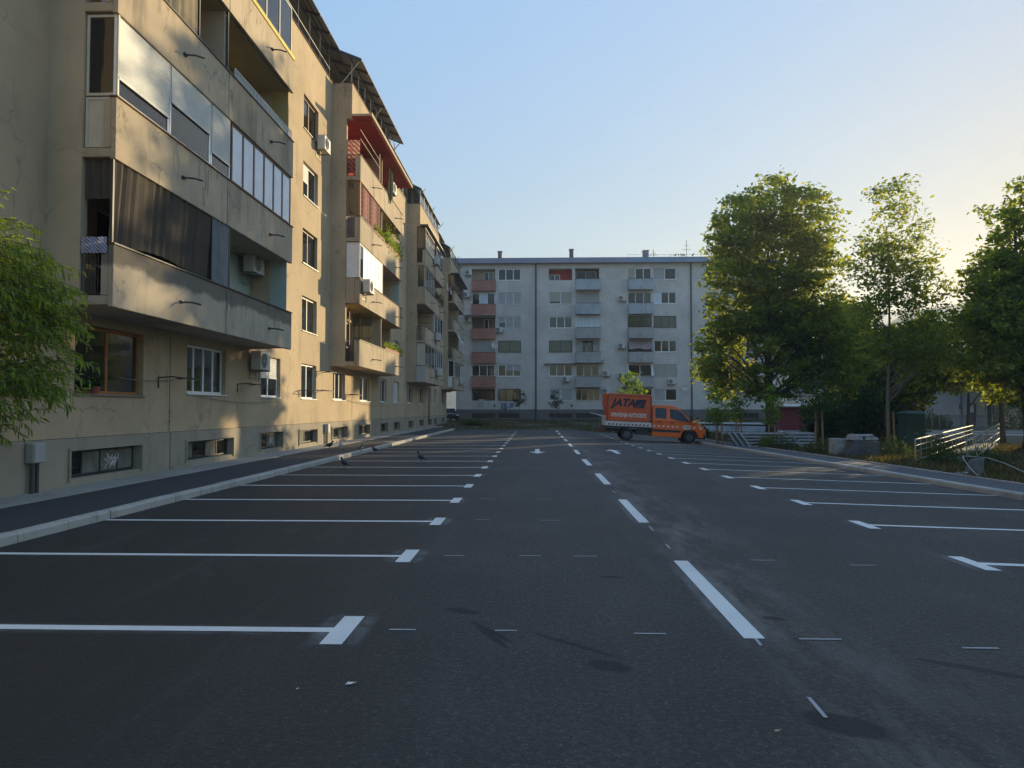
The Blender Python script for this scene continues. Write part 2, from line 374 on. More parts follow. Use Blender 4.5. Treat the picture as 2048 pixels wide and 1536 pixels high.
def slats(fr, u0, u1, n, z0, z1, pitch=.055):
    m = MB(); k = max(2, int((z1-z0)/pitch))
    for i in range(k+1):
        z = z0+(z1-z0)*i/k; m.v += [fr.pt(u0, n, z), fr.pt(u1, n, z)]
        if i < k:
            zm = z+(z1-z0)/k*.5; m.v += [fr.pt(u0, n+.012, zm), fr.pt(u1, n+.012, zm)]
    for i in range(k*2): a = i*2; m.f.append((a, a+1, a+3, a+2)); m.m.append(0)
    m.fbox(fr, u0, u1, n-.01, n+.02, z0-.04, z0); return m
FRAMEM = {'w': 'white_pvc', 'c': 'cream_pvc', 'b': 'brown_wood', 'o': 'orange_wood', 'd': 'dark_frame', 'm': 'metal_dark'}
def window(parent, fr, u0, u1, z0, z1, spec='gg', col='w', n=-.12, sill=True, name='window', fw=.06, label=None, rail=None, shutter='shutter_white'):
    """spec: one letter per sash. g dark glass, c glass over pale curtain, y cream curtain, e green, p panel, b blue blind,
    s closed shutter, h half shutter, t three-quarter shutter, n net only"""
    m = MB(); k = len(spec); W = u1-u0; top = z1
    m.fbox(fr, u0, u1, n-.05, n, z0, z0+fw); m.fbox(fr, u0, u1, n-.05, n, z1-fw, z1)
    m.fbox(fr, u0, u0+fw, n-.048, n+.002, z0+fw, z1-fw); m.fbox(fr, u1-fw, u1, n-.048, n+.002, z0+fw, z1-fw)
    for i in range(1, k):
        u = u0+W*i/k; m.fbox(fr, u-fw*.6, u+fw*.6, n-.047, n+.003, z0+fw, z1-fw)
    if rail: m.fbox(fr, u0+fw, u1-fw, n-.044, n+.006, z0+(z1-z0)*rail, z0+(z1-z0)*rail+.05)
    wo = m.build(name, FRAMEM[col], parent, label=label)
    for i, ch in enumerate(spec):
        a = u0+W*i/k+fw*.5; b = u0+W*(i+1)/k-fw*.5; g = 'glass_clear'
        if ch == 's': slats(fr, a, b, n+.01, z0+fw, z1-.02).build('shutter', shutter, wo); continue
        if ch == 'h': slats(fr, a, b, n+.01, z0+(z1-z0)*.5, z1-.02).build('shutter', shutter, wo); g = 'glass_clear'
        if ch == 't': slats(fr, a, b, n+.01, z0+(z1-z0)*.25, z1-.02).build('shutter', shutter, wo); g = 'glass_dark'
        if ch == 'b': pane(fr, a, b, n-.02, z0+fw*.6, z1-fw*.6, 'blind_blue', wo); continue
        if ch == 'k': pane(fr, a, b, n-.02, z0+fw*.6, z1-fw*.6, 'ac_dark', wo); continue
        if ch == 'q': pane(fr, a, b, n-.02, z0+fw*.6, z1-fw*.6, 'dirty_glass', wo); continue
        if ch == 'p': pane(fr, a, b, n-.02, z0+fw, z1-fw, 'white_pvc' if col == 'w' else 'cream_pvc', wo, 'panel'); continue
        if ch == 'e': g = 'glass_green'
        if ch == 'g': g = 'glass_dark'
        pane(fr, a, b, n-.02, z0+fw*.6, z1-fw*.6, g, wo)
        cm = {'c': 'curtain_pale', 'y': 'curtain_cream', 'e': 'curtain_green', 'b': 'panel_blue', 'P': 'reflection_stripes'}.get(ch)
        if cm: folds(fr, a, b, n-.13, z0, z1, .025).build('curtain', cm, wo)
    if sill:
        s = MB(); s.fbox(fr, u0-.05, u1+.05, n-.02, .05, z0-.035, z0-.002); s.build('sill', FRAMEM[col] if col in 'wc' else 'metal_grey', wo)
    return wo

OUTER = [(3, 29.5, 38, 1.05, 1.0, 'full street tree nearest beyond the right edge'), (1, 38, 47, 1.0, 2.0, 'tall street tree, second one beyond the right edge'), (3, 25, 26, .95, 3.0, 'street tree closest to the viewer beyond the right edge'), (1, 58, 90, 1.1, 5.0, 'tall tree added far off behind the cut-off maple to block low sun'), (1, 33, 34, 1.0, .5, 'broad street tree beyond the right edge, in the second row')]  # the far tall tree is added to keep grazing sun off the lot

# ================================================================ THE SETTING
def asphalt(name, newside=False):
    m, nt, b = _nodes(name); v = pos(nt)
    sp = N(nt, 'ShaderNodeSeparateXYZ'); L(nt, v, sp.inputs[0])
    fine = noise(nt, v, 95, 3, .7); mid = noise(nt, v, 9, 5, .65); big = noise(nt, v, .45, 5, .6)
    vor = N(nt, 'ShaderNodeTexVoronoi'); vor.inputs['Scale'].default_value = 75; L(nt, v, vor.inputs['Vector'])
    # the newer, blacker surfacing under the left-hand bays
    wob = N(nt, 'ShaderNodeMath', operation='MULTIPLY_ADD'); L(nt, noise(nt, v, .8, 4), wob.inputs[0]); wob.inputs[1].default_value = 1.6; L(nt, sp.outputs[0], wob.inputs[2])
    newm = ramp(nt, mul(nt, wob.outputs[0], .1), [(.0, 1.0), (.0, 0.0)])
    mr = N(nt, 'ShaderNodeMapRange'); L(nt, wob.outputs[0], mr.inputs[0]); mr.inputs[1].default_value = -1.6; mr.inputs[2].default_value = .5; mr.inputs[3].default_value = 1; mr.inputs[4].default_value = 0
    old = mix(nt, ramp(nt, big, [(.35, 0.0), (.68, 1.0)]), (.042, .0385, .0355), (.076, .069, .063))
    old = mix(nt, mul(nt, ramp(nt, mid, [(.4, 0.0), (.7, 1.0)]), .5), old, (.036, .034, .032))
    new = mix(nt, ramp(nt, big, [(.35, 0.0), (.68, 1.0)]), (.0175, .0155, .0135), (.026, .0225, .0195))
    c = mix(nt, mr.outputs[0], old, new)
    # pale stone chips showing
    chips = ramp(nt, vor.outputs['Distance'], [(.12, 1.0), (.22, 0.0)]); c = mix(nt, mul(nt, mul(nt, chips, ramp(nt, mid, [(.45, 0.0), (.62, 1.0)])), .38), c, (.30, .27, .24))
    c = mix(nt, mul(nt, ramp(nt, fine, [(.5, 0.0), (.8, 1.0)]), .4), c, (.17, .155, .14))
    c = mix(nt, mul(nt, ramp(nt, fine, [(.25, 1.0), (.45, 0.0)]), .35), c, (.015, .015, .018))
    def oldf(a):
        q = N(nt, 'ShaderNodeMapRange'); L(nt, mr.outputs[0], q.inputs[0]); q.inputs[3].default_value = a; q.inputs[4].default_value = a*.3; return q.outputs[0]
    pt = noise(nt, pos(nt, (1, .5, 1)), 1.1, 6, .7); c = mix(nt, mul(nt, ramp(nt, pt, [(.46, 0.0), (.6, 1.0)]), .45), c, (.035, .033, .031)); c = mix(nt, mul(nt, ramp(nt, pt, [(.33, 1.0), (.43, 0.0)]), .3), c, (.10, .093, .086))
    v2 = N(nt, 'ShaderNodeTexVoronoi'); v2.inputs['Scale'].default_value = 34; L(nt, v, v2.inputs['Vector']); m2_ = noise(nt, v, 24, 4, .7)
    c = mix(nt, mul(nt, ramp(nt, v2.outputs['Distance'], [(.10, 1.0), (.2, 0.0)]), oldf(.36)), c, (.26, .24, .215)); c = mix(nt, mul(nt, ramp(nt, m2_, [(.48, 0.0), (.62, 1.0)]), oldf(.62)), c, (.025, .023, .021)); c = mix(nt, mul(nt, ramp(nt, m2_, [(.34, 1.0), (.46, 0.0)]), oldf(.55)), c, (.13, .12, .108))
    fl = N(nt, 'ShaderNodeTexVoronoi'); fl.inputs['Scale'].default_value = 48; L(nt, v, fl.inputs['Vector']); fs_ = N(nt, 'ShaderNodeSeparateColor'); L(nt, fl.outputs['Color'], fs_.inputs[0])
    c = mix(nt, mul(nt, mul(nt, ramp(nt, fl.outputs['Distance'], [(.16, 1.0), (.24, 0.0)]), ramp(nt, fs_.outputs[0], [(.80, 0.0), (.9, 1.0)])), oldf(.8)), c, (.34, .32, .29))
    # swept dust beside the middle line
    ax = N(nt, 'ShaderNodeMath', operation='MULTIPLY_ADD'); L(nt, noise(nt, v, .6, 6, .7), ax.inputs[0]); ax.inputs[1].default_value = 1.3; L(nt, sp.outputs[0], ax.inputs[2])
    dr = N(nt, 'ShaderNodeMapRange'); L(nt, ax.outputs[0], dr.inputs[0]); dr.inputs[1].default_value = 2.0; dr.inputs[2].default_value = 3.4; 
    band = ramp(nt, dr.outputs[0], [(.0, 0.0), (.35, 1.0), (.5, .6), (1.0, 0.0)])
    dust = mul(nt, band, ramp(nt, noise(nt, pos(nt, (1, .25, 1)), 2.2, 7, .75), [(.44, 0.0), (.66, 1.0)])); c = mix(nt, mul(nt, dust, .85), c, (.24, .22, .20))
    # oil marks and worn hollows of their own shape
    g = N(nt, 'ShaderNodeNewGeometry'); acc = None
    for (X, Y, rx, ry, rot) in STAINS:
        mp = N(nt, 'ShaderNodeMapping', vector_type='TEXTURE'); mp.inputs['Location'].default_value = (X, Y, gz(X, Y)); mp.inputs['Rotation'].default_value = (0, 0, rot); mp.inputs['Scale'].default_value = (rx, ry, .5)
        L(nt, g.outputs['Position'], mp.inputs[0]); ln = N(nt, 'ShaderNodeVectorMath', operation='LENGTH'); L(nt, mp.outputs[0], ln.inputs[0])
        ad = N(nt, 'ShaderNodeMath', operation='MULTIPLY_ADD'); L(nt, mid, ad.inputs[0]); ad.inputs[1].default_value = .6; L(nt, ln.outputs['Value'], ad.inputs[2])
        s = ramp(nt, mul(nt, ad.outputs[0], .5), [(.56, 1.0), (.72, 0.0)])
        if acc is None: acc = s
        else:
            mx = N(nt, 'ShaderNodeMath', operation='MAXIMUM'); L(nt, acc, mx.inputs[0]); L(nt, s, mx.inputs[1]); acc = mx.outputs[0]
    c = mix(nt, mul(nt, acc, .88), c, (.008, .008, .009))
    # faint tyre-swept tracks running with the lane
    tr = noise(nt, pos(nt, (1.3, .12, 1)), 1.5, 6, .7); c = mix(nt, mul(nt, ramp(nt, tr, [(.55, 0.0), (.75, 1.0)]), .35), c, (.12, .108, .098))
    # paint overspray beside the lines
    L(nt, c, b.inputs['Base Color']); b.inputs['Roughness'].default_value = .66; b.inputs['Specular IOR Level'].default_value = .4
    ad = N(nt, 'ShaderNodeMath', operation='ADD'); L(nt, fine, ad.inputs[0]); L(nt, mul(nt, vor.outputs['Distance'], .7), ad.inputs[1])
    bump(nt, ad.outputs[0], b, 1.0, .02); MAT[name] = m; return m
STAINS = []
for (px, py, rx, ry, rot) in [(925, 1222, .17, .07, -.5), (1218, 1332, .15, .09, -.6), (1150, 1290, .42, .03, -.75), (985, 1275, .30, .03, -1.1), (1222, 1154, .13, .05, -.2), (1548, 1237, .09, .05, -.5), (1690, 1450, .13, .22, .9),
                              (1960, 1340, .35, .05, -.6), (980, 1262, .35, .03, -1.0)]:
    p = gnd(px, py); STAINS.append((p.x, p.y, rx, ry, rot))
asphalt('asphalt')
plain('asphalt_path', (.034, .034, .037), .85, var=.3, scale=7, bumps=.8)
plain('asphalt_path_old', (.075, .075, .08), .9, var=.25, scale=5, bumps=.5)
plain('road_grey', (.2, .2, .2), .9, var=.15, scale=2)
def paintmat(name, col):
    m, nt, b = _nodes(name); v = pos(nt)
    wear = ramp(nt, noise(nt, v, 26, 5, .75), [(.3, 0.0), (.42, 1.0)])
    c = mix(nt, wear, [x*.72 for x in col], col); c = mix(nt, mul(nt, ramp(nt, noise(nt, v, 120, 2), [(.2, 1.0), (.42, 0.0)]), .5), c, [x*.5 for x in col])
    hole = mul(nt, ramp(nt, noise(nt, v, 60, 4, .8), [(.60, 0.0), (.66, 1.0)]), ramp(nt, noise(nt, v, 2.2, 3), [(.42, 0.0), (.6, 1.0)])); c = mix(nt, mul(nt, hole, .85), c, (.07, .065, .06))
    c = mix(nt, mul(nt, ramp(nt, noise(nt, v, 1.1, 4), [(.45, 0.0), (.7, 1.0)]), .3), c, [x*.62 for x in col])
    L(nt, c, b.inputs['Base Color']); b.inputs['Roughness'].default_value = .75; bump(nt, noise(nt, v, 120, 2), b, .5, .005); MAT[name] = m
paintmat('line_paint', (.70, .69, .65))
m, nt, b = _nodes('soil'); v = pos(nt)
c = mix(nt, ramp(nt, noise(nt, v, .5, 6, .65), [(.4, 0.0), (.6, 1.0)]), (.05, .06, .022), (.10, .082, .055))
c = mix(nt, ramp(nt, noise(nt, v, 5, 6, .7), [(.45, 0.0), (.7, 1.0)]), c, (.055, .045, .032)); L(nt, c, b.inputs['Base Color']); b.inputs['Roughness'].default_value = 1
bump(nt, noise(nt, v, 14, 5, .7), b, .8, .05); MAT['soil'] = m

def sheet(name, xs, ys, zf, mat, parent=None):
    m = MB(); nx = len(xs)
    for y in ys:
        for x in xs: m.v.append((x, y, zf(x, y)))
    for j in range(len(ys)-1):
        for i in range(nx-1):
            a = j*nx+i; m.f.append((a, a+1, a+nx+1, a+nx)); m.m.append(0)
    return m.build(name, mat, parent, smooth=True)
def steps(a, b, s): k = max(1, int(round((b-a)/s))); return [a+(b-a)*i/k for i in range(k+1)]
XK, XR = -6.40, 9.6
rng = random.Random(5)
def terr(x, y):
    if x < -6.5: z = -.03
    else: z = gz(x, y)-.03
    if x > 11.5 and y < 62: z += .05+.05*math.sin(x*1.7+y*.6)*math.sin(y*1.1-x*.4)
    if y > 59.5 and x < 27: z += .04*math.sin(x*1.3)*math.sin(y*.9)
    if x < -6.5 and y > 60: z = gz(x, y)-.03
    return z
xs = [-900, -300, -100, -40, -21]+steps(-20, 12, 1.0)+steps(12.6, 32, .65)+[36, 44, 60, 80, 120, 200, 400, 900]
ys = [-300, -60, -20, -5]+steps(0, 58, 1.5)+steps(59, 90, 1.0)+[100, 120, 160, 240, 400, 900, 1600]
tag(sheet('ground', xs, ys, terr, 'soil'), kind='structure')
lot = tag(sheet('parking_lot', [XK]+[-4, -2, 0, .5, 1.1]+steps(1.5, 9.6, .45), [-25]+steps(-10, 58.2, 1.1), gz, 'asphalt'), kind='structure')

def mark(name, poly, mat='line_paint', h=.006, label=None):
    """painted marking: polygon subdivided across x so that it follows the fall of the lot"""
    bm = bmesh.new(); bm.faces.new([bm.verts.new((p[0], p[1], 0)) for p in poly])
    x0 = min(p[0] for p in poly); x1 = max(p[0] for p in poly); x = math.ceil(x0/.5)*.5
    while x < x1:
        if x > x0+.01: bmesh.ops.bisect_plane(bm, geom=bm.verts[:]+bm.edges[:]+bm.faces[:], plane_co=(x, 0, 0), plane_no=(1, 0, 0))
        x += .5
    for v in bm.verts: v.co.z = gz(v.co.x, v.co.y)+h
    me = bpy.data.meshes.new(name); bm.to_mesh(me); bm.free(); me.materials.append(MAT[mat])
    ob = bpy.data.objects.new(name, me); COL.objects.link(ob); ob.parent = lot
    if label: ob['label'] = label
    return ob
m = bpy.data.materials.new('overspray'); m.use_nodes = True; nt = m.node_tree; nt.nodes.clear()
tc = N(nt, 'ShaderNodeTexCoord'); sx = N(nt, 'ShaderNodeSeparateXYZ'); L(nt, tc.outputs['Generated'], sx.inputs[0]); e_ = None
for k_, w_ in ((0, .5), (1, .5)):
    pp = N(nt, 'ShaderNodeMath', operation='PINGPONG'); L(nt, sx.outputs[k_], pp.inputs[0]); pp.inputs[1].default_value = .5
    q_ = ramp(nt, pp.outputs[0], [(0, 0.0), (.34 if k_ else .12, 1.0)]); e_ = q_ if e_ is None else mul(nt, e_, q_)
a_ = mul(nt, mul(nt, e_, ramp(nt, noise(nt, pos(nt), 5, 6, .7), [(.36, 0.1), (.62, 1.0)])), .24)
t_ = N(nt, 'ShaderNodeBsdfTransparent'); d_ = N(nt, 'ShaderNodeBsdfDiffuse'); d_.inputs[0].default_value = (.5, .5, .48, 1); x_ = N(nt, 'ShaderNodeMixShader'); L(nt, a_, x_.inputs[0]); L(nt, t_.outputs[0], x_.inputs[1]); L(nt, d_.outputs[0], x_.inputs[2])
o_ = N(nt, 'ShaderNodeOutputMaterial'); L(nt, x_.outputs[0], o_.inputs[0]); MAT['overspray'] = m
def spray(x0, x1, y0, y1, h): mark('paint_overspray', [(x0, y0), (x1, y0), (x1, y1), (x0, y1)], 'overspray', h)
def wob(a): return a+rng.uniform(-.010, .010)
LY = [5.52, 8.30]+[10.85+2.5*i for i in range(18)]
for y in LY:
    x0 = XK+.02 if y < 54 else -5.8
    mark('bay_line', [(x0, wob(y-.055)), (-1.52, wob(y-.055)), (-1.52, wob(y+.055)), (x0, wob(y+.055))])
    mark('bay_end_bar', [(-1.52, y-.33), (-1.36, y-.33), (-1.36, y+.37), (-1.52, y+.37)], h=.0065)
for y in LY[:8]: spray(-6.38, -1.3, y-.14, y+.14, .0032); spray(-1.66, -1.22, y-.46, y+.50, .0042)
RY = [5.45, 8.13]+[10.78+2.52*i for i in range(18)]
for y in RY:
    x1 = 9.58
    mark('bay_line', [(4.76, wob(y-.055)), (x1, wob(y-.075)), (x1, wob(y+.035)), (4.76, wob(y+.055))])
    mark('bay_end_bar', [(4.60, y-.35), (4.76, y-.35), (4.76, y+.37), (4.60, y+.37)], h=.0065)
for y in RY[:8]: spray(4.5, 9.5, y-.14, y+.14, .0032); spray(4.46, 4.9, y-.48, y+.5, .0042)
for i in range(10):
    y = 5.42+5.43*i
    if i < 4: spray(1.38, 1.76, y-.35, y+3.1, .0036)
    mark('centre_dash', [(1.49, y), (1.64, y), (1.64, y+2.72), (1.49, y+2.72)])
def arrow(x, y, s):
    pts = [(-.09, -1.7), (.09, -1.7), (.09, .5), (.33, .5), (0, 1.75), (-.33, .5), (-.09, .5)]
    mark('lane_arrow', [(x+p[0]*s*1.15, y+p[1]*s) for p in (pts if s > 0 else pts)], label='white painted arrow pointing towards the viewer' if s < 0 else 'white painted arrow pointing away')
arrow(.05, 29.0, -.88); arrow(3.05, 28.9, .88)
for (px, py, w_) in [(805, 1260, 27), (1012, 1262, 22), (1300, 1268, 32), (1640, 1279, 42), (1960, 1297, 36), (908, 1112, 20), (1060, 1112, 22), (1170, 1113, 24), (1525, 1121, 24), (1725, 1131, 26), (965, 1040, 16), (1100, 1041, 20), (975, 998, 14), (1090, 998, 14)]:
    a = gnd(px-w_, py); c = gnd(px+w_, py); mark('chalk_mark', [(a.x, a.y-.014), (c.x, a.y-.014), (c.x, a.y+.014), (a.x, a.y+.014)], 'chalk', .0055)
for (px, py, qx, qy) in [(1506, 1272, 1522, 1292), (1617, 1396, 1652, 1437), (1332, 1089, 1340, 1098), (1298, 1053, 1307, 1062), (1226, 982, 1230, 986)]:
    a = gnd(px, py); c = gnd(qx, qy); mark('chalk_mark', [(a.x-.012, a.y), (c.x-.012, c.y), (c.x+.012, c.y), (a.x+.012, a.y)], 'chalk', .0055)
# kerbs: separate stones, slightly uneven
def kerb(label, xface, side, y0, y1, zoff):
    k = empty('kerb', (xface, y0, 0), kind='structure'); y = y0; r = random.Random(9+side)
    while y < y1:
        ln = .985; m = MB(); d = r.uniform(-.006, .006); e = r.uniform(-.004, .004); zt = gz(xface, y+.5)+.13+e
        a, c = xface+d, xface+d-side*.155
        z0 = zt-.35; f = .02
        prof = [(a, z0), (a, zt-f*1.6), (a-side*f, zt), (c, zt), (c, z0)]
        z1_ = gz(xface, y+1)-gz(xface, y)
        vs = [(p[0], y+.006, p[1]) for p in prof]+[(p[0], y+ln, p[1]+z1_) for p in prof]; n = 5
        m.add(vs, [(0, 1, 2, 3, 4), (9, 8, 7, 6, 5)]+[(i, i+5, (i+1) % n+5, (i+1) % n) for i in range(n)])
        m.build('kerb_stone', 'kerb_concrete', k); y += 1.0
    return k
kerb('left', XK, 1, -4, 58, 0); kerb('right', XR, -1, -4, 55, 0)
m = MB(); m.quad((-8.2, -5, .125), (-6.55, -5, .12), (-6.55, 60, .12), (-8.2, 60, .125)); tag(m.build('sidewalk', 'asphalt_path'), kind='structure')
m = MB()
m.box(-9.2, -8.2, -5, 66, -.2, .14); tag(m.build('pavement', 'strip_concrete'), kind='structure')
m = MB(); yy = steps(-4, 55, 1.5)
for a, c in zip(yy[:-1], yy[1:]):
    m.quad((9.75, a, gz(9.6, a)+.118), (11.0, a, gz(9.6, a)+.105), (11.0, c, gz(9.6, c)+.105), (9.75, c, gz(9.6, c)+.118))
tag(m.build('sidewalk', 'asphalt_path_old'), kind='structure')
edge = empty('path_edging', (11, -4, 0), kind='structure')
for i in range(56):
    y = -4+i*1.0; m = MB(); z = gz(9.6, y+.5); m.box(11.0, 11.06, y+.004, y+.994, z-.1, z+.135); m.build('edging_stone', 'kerb_concrete', edge)
# manhole lids
for (px, py, r_, dz, lab) in [(780, 883.5, .34, .126, 'iron manhole lid in the black left-hand sidewalk')]:
    p = gnd(px, py, .12); m = MB(); m.tube((p.x, p.y, dz-.01), (p.x, p.y, dz+.006), r_, n=24)
    t = m.build('manhole_cover', 'stone', o=(p.x, p.y, dz)); tag(t, lab, 'manhole cover')
# street on the far right with its pale footway
def band(name, pts, wid, mat, dz, nseg=30):
    m = MB(); P = [Vector(p) for p in pts]
    q = []
    for a, b_ in zip(P[:-1], P[1:]):
        for i in range(nseg): q.append(a.lerp(b_, i/nseg))
    q.append(P[-1]); d = (P[-1]-P[0]).normalized(); n_ = Vector((-d.y, d.x, 0))*wid/2
    for i in range(len(q)-1):
        a, c = q[i], q[i+1]; v = [a+n_, a-n_, c-n_, c+n_]
        m.quad(*[(p.x, p.y, terrz(p.x, p.y)+dz) for p in v])
    return tag(m.build(name, mat), kind='structure')
def terrz(x, y): return gz(x, y)-.03
band('road', [(14, 68, 0), (110, 54, 0)], 6.5, 'road_grey', .10)
band('footway', [(14, 73.2, 0), (110, 59.2, 0)], 2.2, 'strip_concrete', .2)
# hills
def hill(x0, x1, y, h, seed, name='hill'):
    m = MB(); r = random.Random(seed); nx = 60; ny = 14
    for j in range(ny+1):
        for i in range(nx+1):
            u = i/nx; v_ = j/ny
            z = h*math.sin(math.pi*min(1, v_*1.0)*.5)*(.35+.65*math.sin(math.pi*u)**.8)*(1+.13*math.sin(u*17+seed)+.06*math.sin(u*41+v_*6)+.03*r.uniform(-1, 1))
            m.v.append((x0+(x1-x0)*u, y+v_*260, z-2))
    for j in range(ny):
        for i in range(nx): a = j*(nx+1)+i; m.f.append((a, a+1, a+nx+2, a+nx+1)); m.m.append(0)
    tag(m.build(name, 'hill_green', smooth=True), kind='structure')
hill(60, 900, 430, 88, 1); hill(-500, 300, 900, 60, 4)

# ================================================================ LEFT BUILDING
XW = -9.1
LF = Fr('X', XW)
lb = empty('apartment_building', (-14, 40, 0), 'long ochre rendered apartment building with stacked balcony bays along the left kerb', 'building')
YA, YB, ZTOP = 1.0, 80.0, 16.25
def sill(k): return 2.05+2.66*k
def zb(k): return 3.58+2.76*k
cols_free = [(24.2, 26.05), (28.4, 30.35), (42.95, 44.8), (47.0, 48.9), (62.3, 64.1), (65.6, 67.4), (6.0, 7.9)]
ground_extra = [(14.3, 16.85), (19.0, 21.4), (32.9, 35.0), (37.9, 40.3), (52.2, 54.4), (57.4, 59.6), (71.3, 73.2)]
wins = []
for c_ in cols_free:
    for k in range(5): wins.append((c_, k))
holes = [(c_[0], c_[1], sill(k), sill(k)+1.38) for c_, k in wins]
for c_ in ground_extra: holes.append((c_[0], c_[1], sill(0)-(.1 if c_[0] < 15 else 0), sill(0)+1.32))
BAYS = [(13.35, 23.3), (32.4, 42.7), (51.9, 62.0), (70.6, 80.0)]
for (a, c_) in BAYS:
    for k in range(4):
        for (o0, o1) in ((1.6, 3.9), (6.2, 8.3)): holes.append((a+o0, a+o1, zb(k)+.22, zb(k)+2.3))
mw = MB()
wall_grid(mw, LF, YA, YB, 3.5, ZTOP, [h for h in holes if h[2] > 3.5], depth=.2)
wall_grid(mw, LF, YA, 75.0, 1.085, 3.5, [h for h in holes if h[2] < 3.4], depth=.2)
mw.quad((XW, 75, .0), (XW-11, 75, 0), (XW-11, 75, 3.5), (XW, 75, 3.5)); mw.quad((XW, 75, 3.5), (XW-11, 75, 3.5), (XW-11, YB, 3.5), (XW, YB, 3.5))
mw.quad((XW, YB, 3.5), (XW-11, YB, 3.5), (XW-11, YB, ZTOP), (XW, YB, ZTOP))
mw.quad((XW, YA, 0), (XW-11, YA, 0), (XW-11, YA, ZTOP), (XW, YA, ZTOP)); mw.quad((XW-11, YA, 0), (XW-11, YB, 0), (XW-11, YB, ZTOP), (XW-11, YA, ZTOP))
mw.build('wall', 'ochre', lb)
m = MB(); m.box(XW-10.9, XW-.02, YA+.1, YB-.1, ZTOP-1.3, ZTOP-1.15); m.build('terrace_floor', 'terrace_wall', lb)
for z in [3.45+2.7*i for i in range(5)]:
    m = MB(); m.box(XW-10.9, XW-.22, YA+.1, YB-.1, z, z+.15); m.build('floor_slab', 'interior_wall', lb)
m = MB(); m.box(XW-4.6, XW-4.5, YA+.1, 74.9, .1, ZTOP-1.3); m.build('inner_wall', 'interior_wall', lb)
# basement plinth with lights
bh = [(14.15, 16.75, .28, .83), (18.95, 21.9, .30, .80), (24.1, 26.2, .3, .85), (28.1, 30.4, .3, .82), (32.6, 35.3, .3, .82), (37.6, 40.2, .3, .82), (43.0, 45.0, .3, .8), (47.0, 49.0, .3, .8), (52.4, 54.4, .3, .8), (57.4, 59.4, .3, .8), (62.3, 64.1, .3, .8), (65.6, 67.4, .3, .8), (71, 73, .3, .8), (6, 8.4, .28, .83)]
mp_ = MB(); wall_grid(mp_, LF, YA, 75.0, -.1, 1.07, bh, n=.03, depth=.22)
mp_.quad(LF.pt(YA, .03, 1.07), LF.pt(75, .03, 1.07), LF.pt(75, -.05, 1.085), LF.pt(YA, -.05, 1.085)); mp_.quad((XW+.03, 75, 0), (XW-11, 75.003, 0), (XW-11, 75.003, 1.07), (XW+.03, 75, 1.07))
mp_.build('plinth', 'concrete_plinth', lb)
m = MB()
for y in (18.1, 36.3, 55.9, 69.8): m.box(XW-.01, XW+.036, y-.012, y+.012, .15, 1.07); m.box(XW-.02, XW+.006, y-.012, y+.012, 1.09, 3.45)
m.build('movement_joint', 'dark_frame', lb)
rb = random.Random(3)
for i, (a, c_, z0, z1) in enumerate(bh):
    bw = window(lb, LF, a+.02, c_-.02, z0+.02, z1-.02, ['gqqq', 'qgqg', 'gq', 'qg', 'qcq', 'qcc', 'gg', 'gg', 'gg', 'gg', 'gg', 'gg', 'gg', 'gg'][i], 'm', n=-.14, sill=False, name='basement_window', fw=.04)
    m = MB(); m.box(XW+.03, XW+.07, a-.05, c_+.05, z1, z1+.05); m.box(XW+.03, XW+.07, a-.05, a, z0-.05, z1); m.box(XW+.03, XW+.07, c_, c_+.05, z0-.05, z1); m.build('basement_surround', 'concrete_plinth', bw)
    if i in (0, 2):   # sprayed scribble
        g_ = MB(); rr = random.Random(i); yc = (a+c_)/2+.35; pts = []
        for q in range(26): pts.append((XW-.11, yc+.25*math.sin(q*1.9)*(.4+.6*rr.random())+(q-13)*.014, (z0+z1)/2+.2*math.sin(q*2.7+1)*(.5+.5*rr.random())))
        g_.path(pts, .008, 4); g_.build('graffiti_scribble', 'white_print', bw, label='white sprayed scribble on the basement glass')
# free-wall windows
specs = {(24.2, 0): ('hh', 'w'), (28.4, 0): ('cg', 'w'), (24.2, 1): ('ec', 'b'), (28.4, 1): ('cc', 'c'), (28.4, 2): ('gg', 'b'), (28.4, 3): ('hg', 'w'), (28.4, 4): ('cg', 'b')}
sq = ['cg', 'cc', 'gc', 'hc', 'gg', 'ss', 'hg', 'cy']
for (c_, k) in wins:
    sp_, cl = specs.get((c_[0], k), (rb.choice(sq), rb.choice('wwwb')))
    window(lb, LF, c_[0]+.01, c_[1]-.01, sill(k)+.01, sill(k)+1.37, sp_, cl)
gsp = [('yc', 'o'), ('cccc', 'w'), ('cgc', 'w'), ('cc', 'w'), ('gc', 'w'), ('cg', 'w'), ('gg', 'w')]
for c_, (sp_, cl) in zip(ground_extra, gsp):
    z0 = sill(0)-(.1 if c_[0] < 15 else 0); window(lb, LF, c_[0]+.01, c_[1]-.01, z0+.01, sill(0)+1.31, sp_, cl, fw=.07)
for (a, c_) in BAYS:
    for k in range(4):
        for (o0, o1) in ((1.6, 3.9), (6.2, 8.3)): window(lb, LF, a+o0+.01, a+o1-.01, zb(k)+.23, zb(k)+2.29, rb.choice(['gc', 'cg', 'gg', 'cc']), rb.choice('wbw'), sill=False, name='balcony_door', rail=.4)
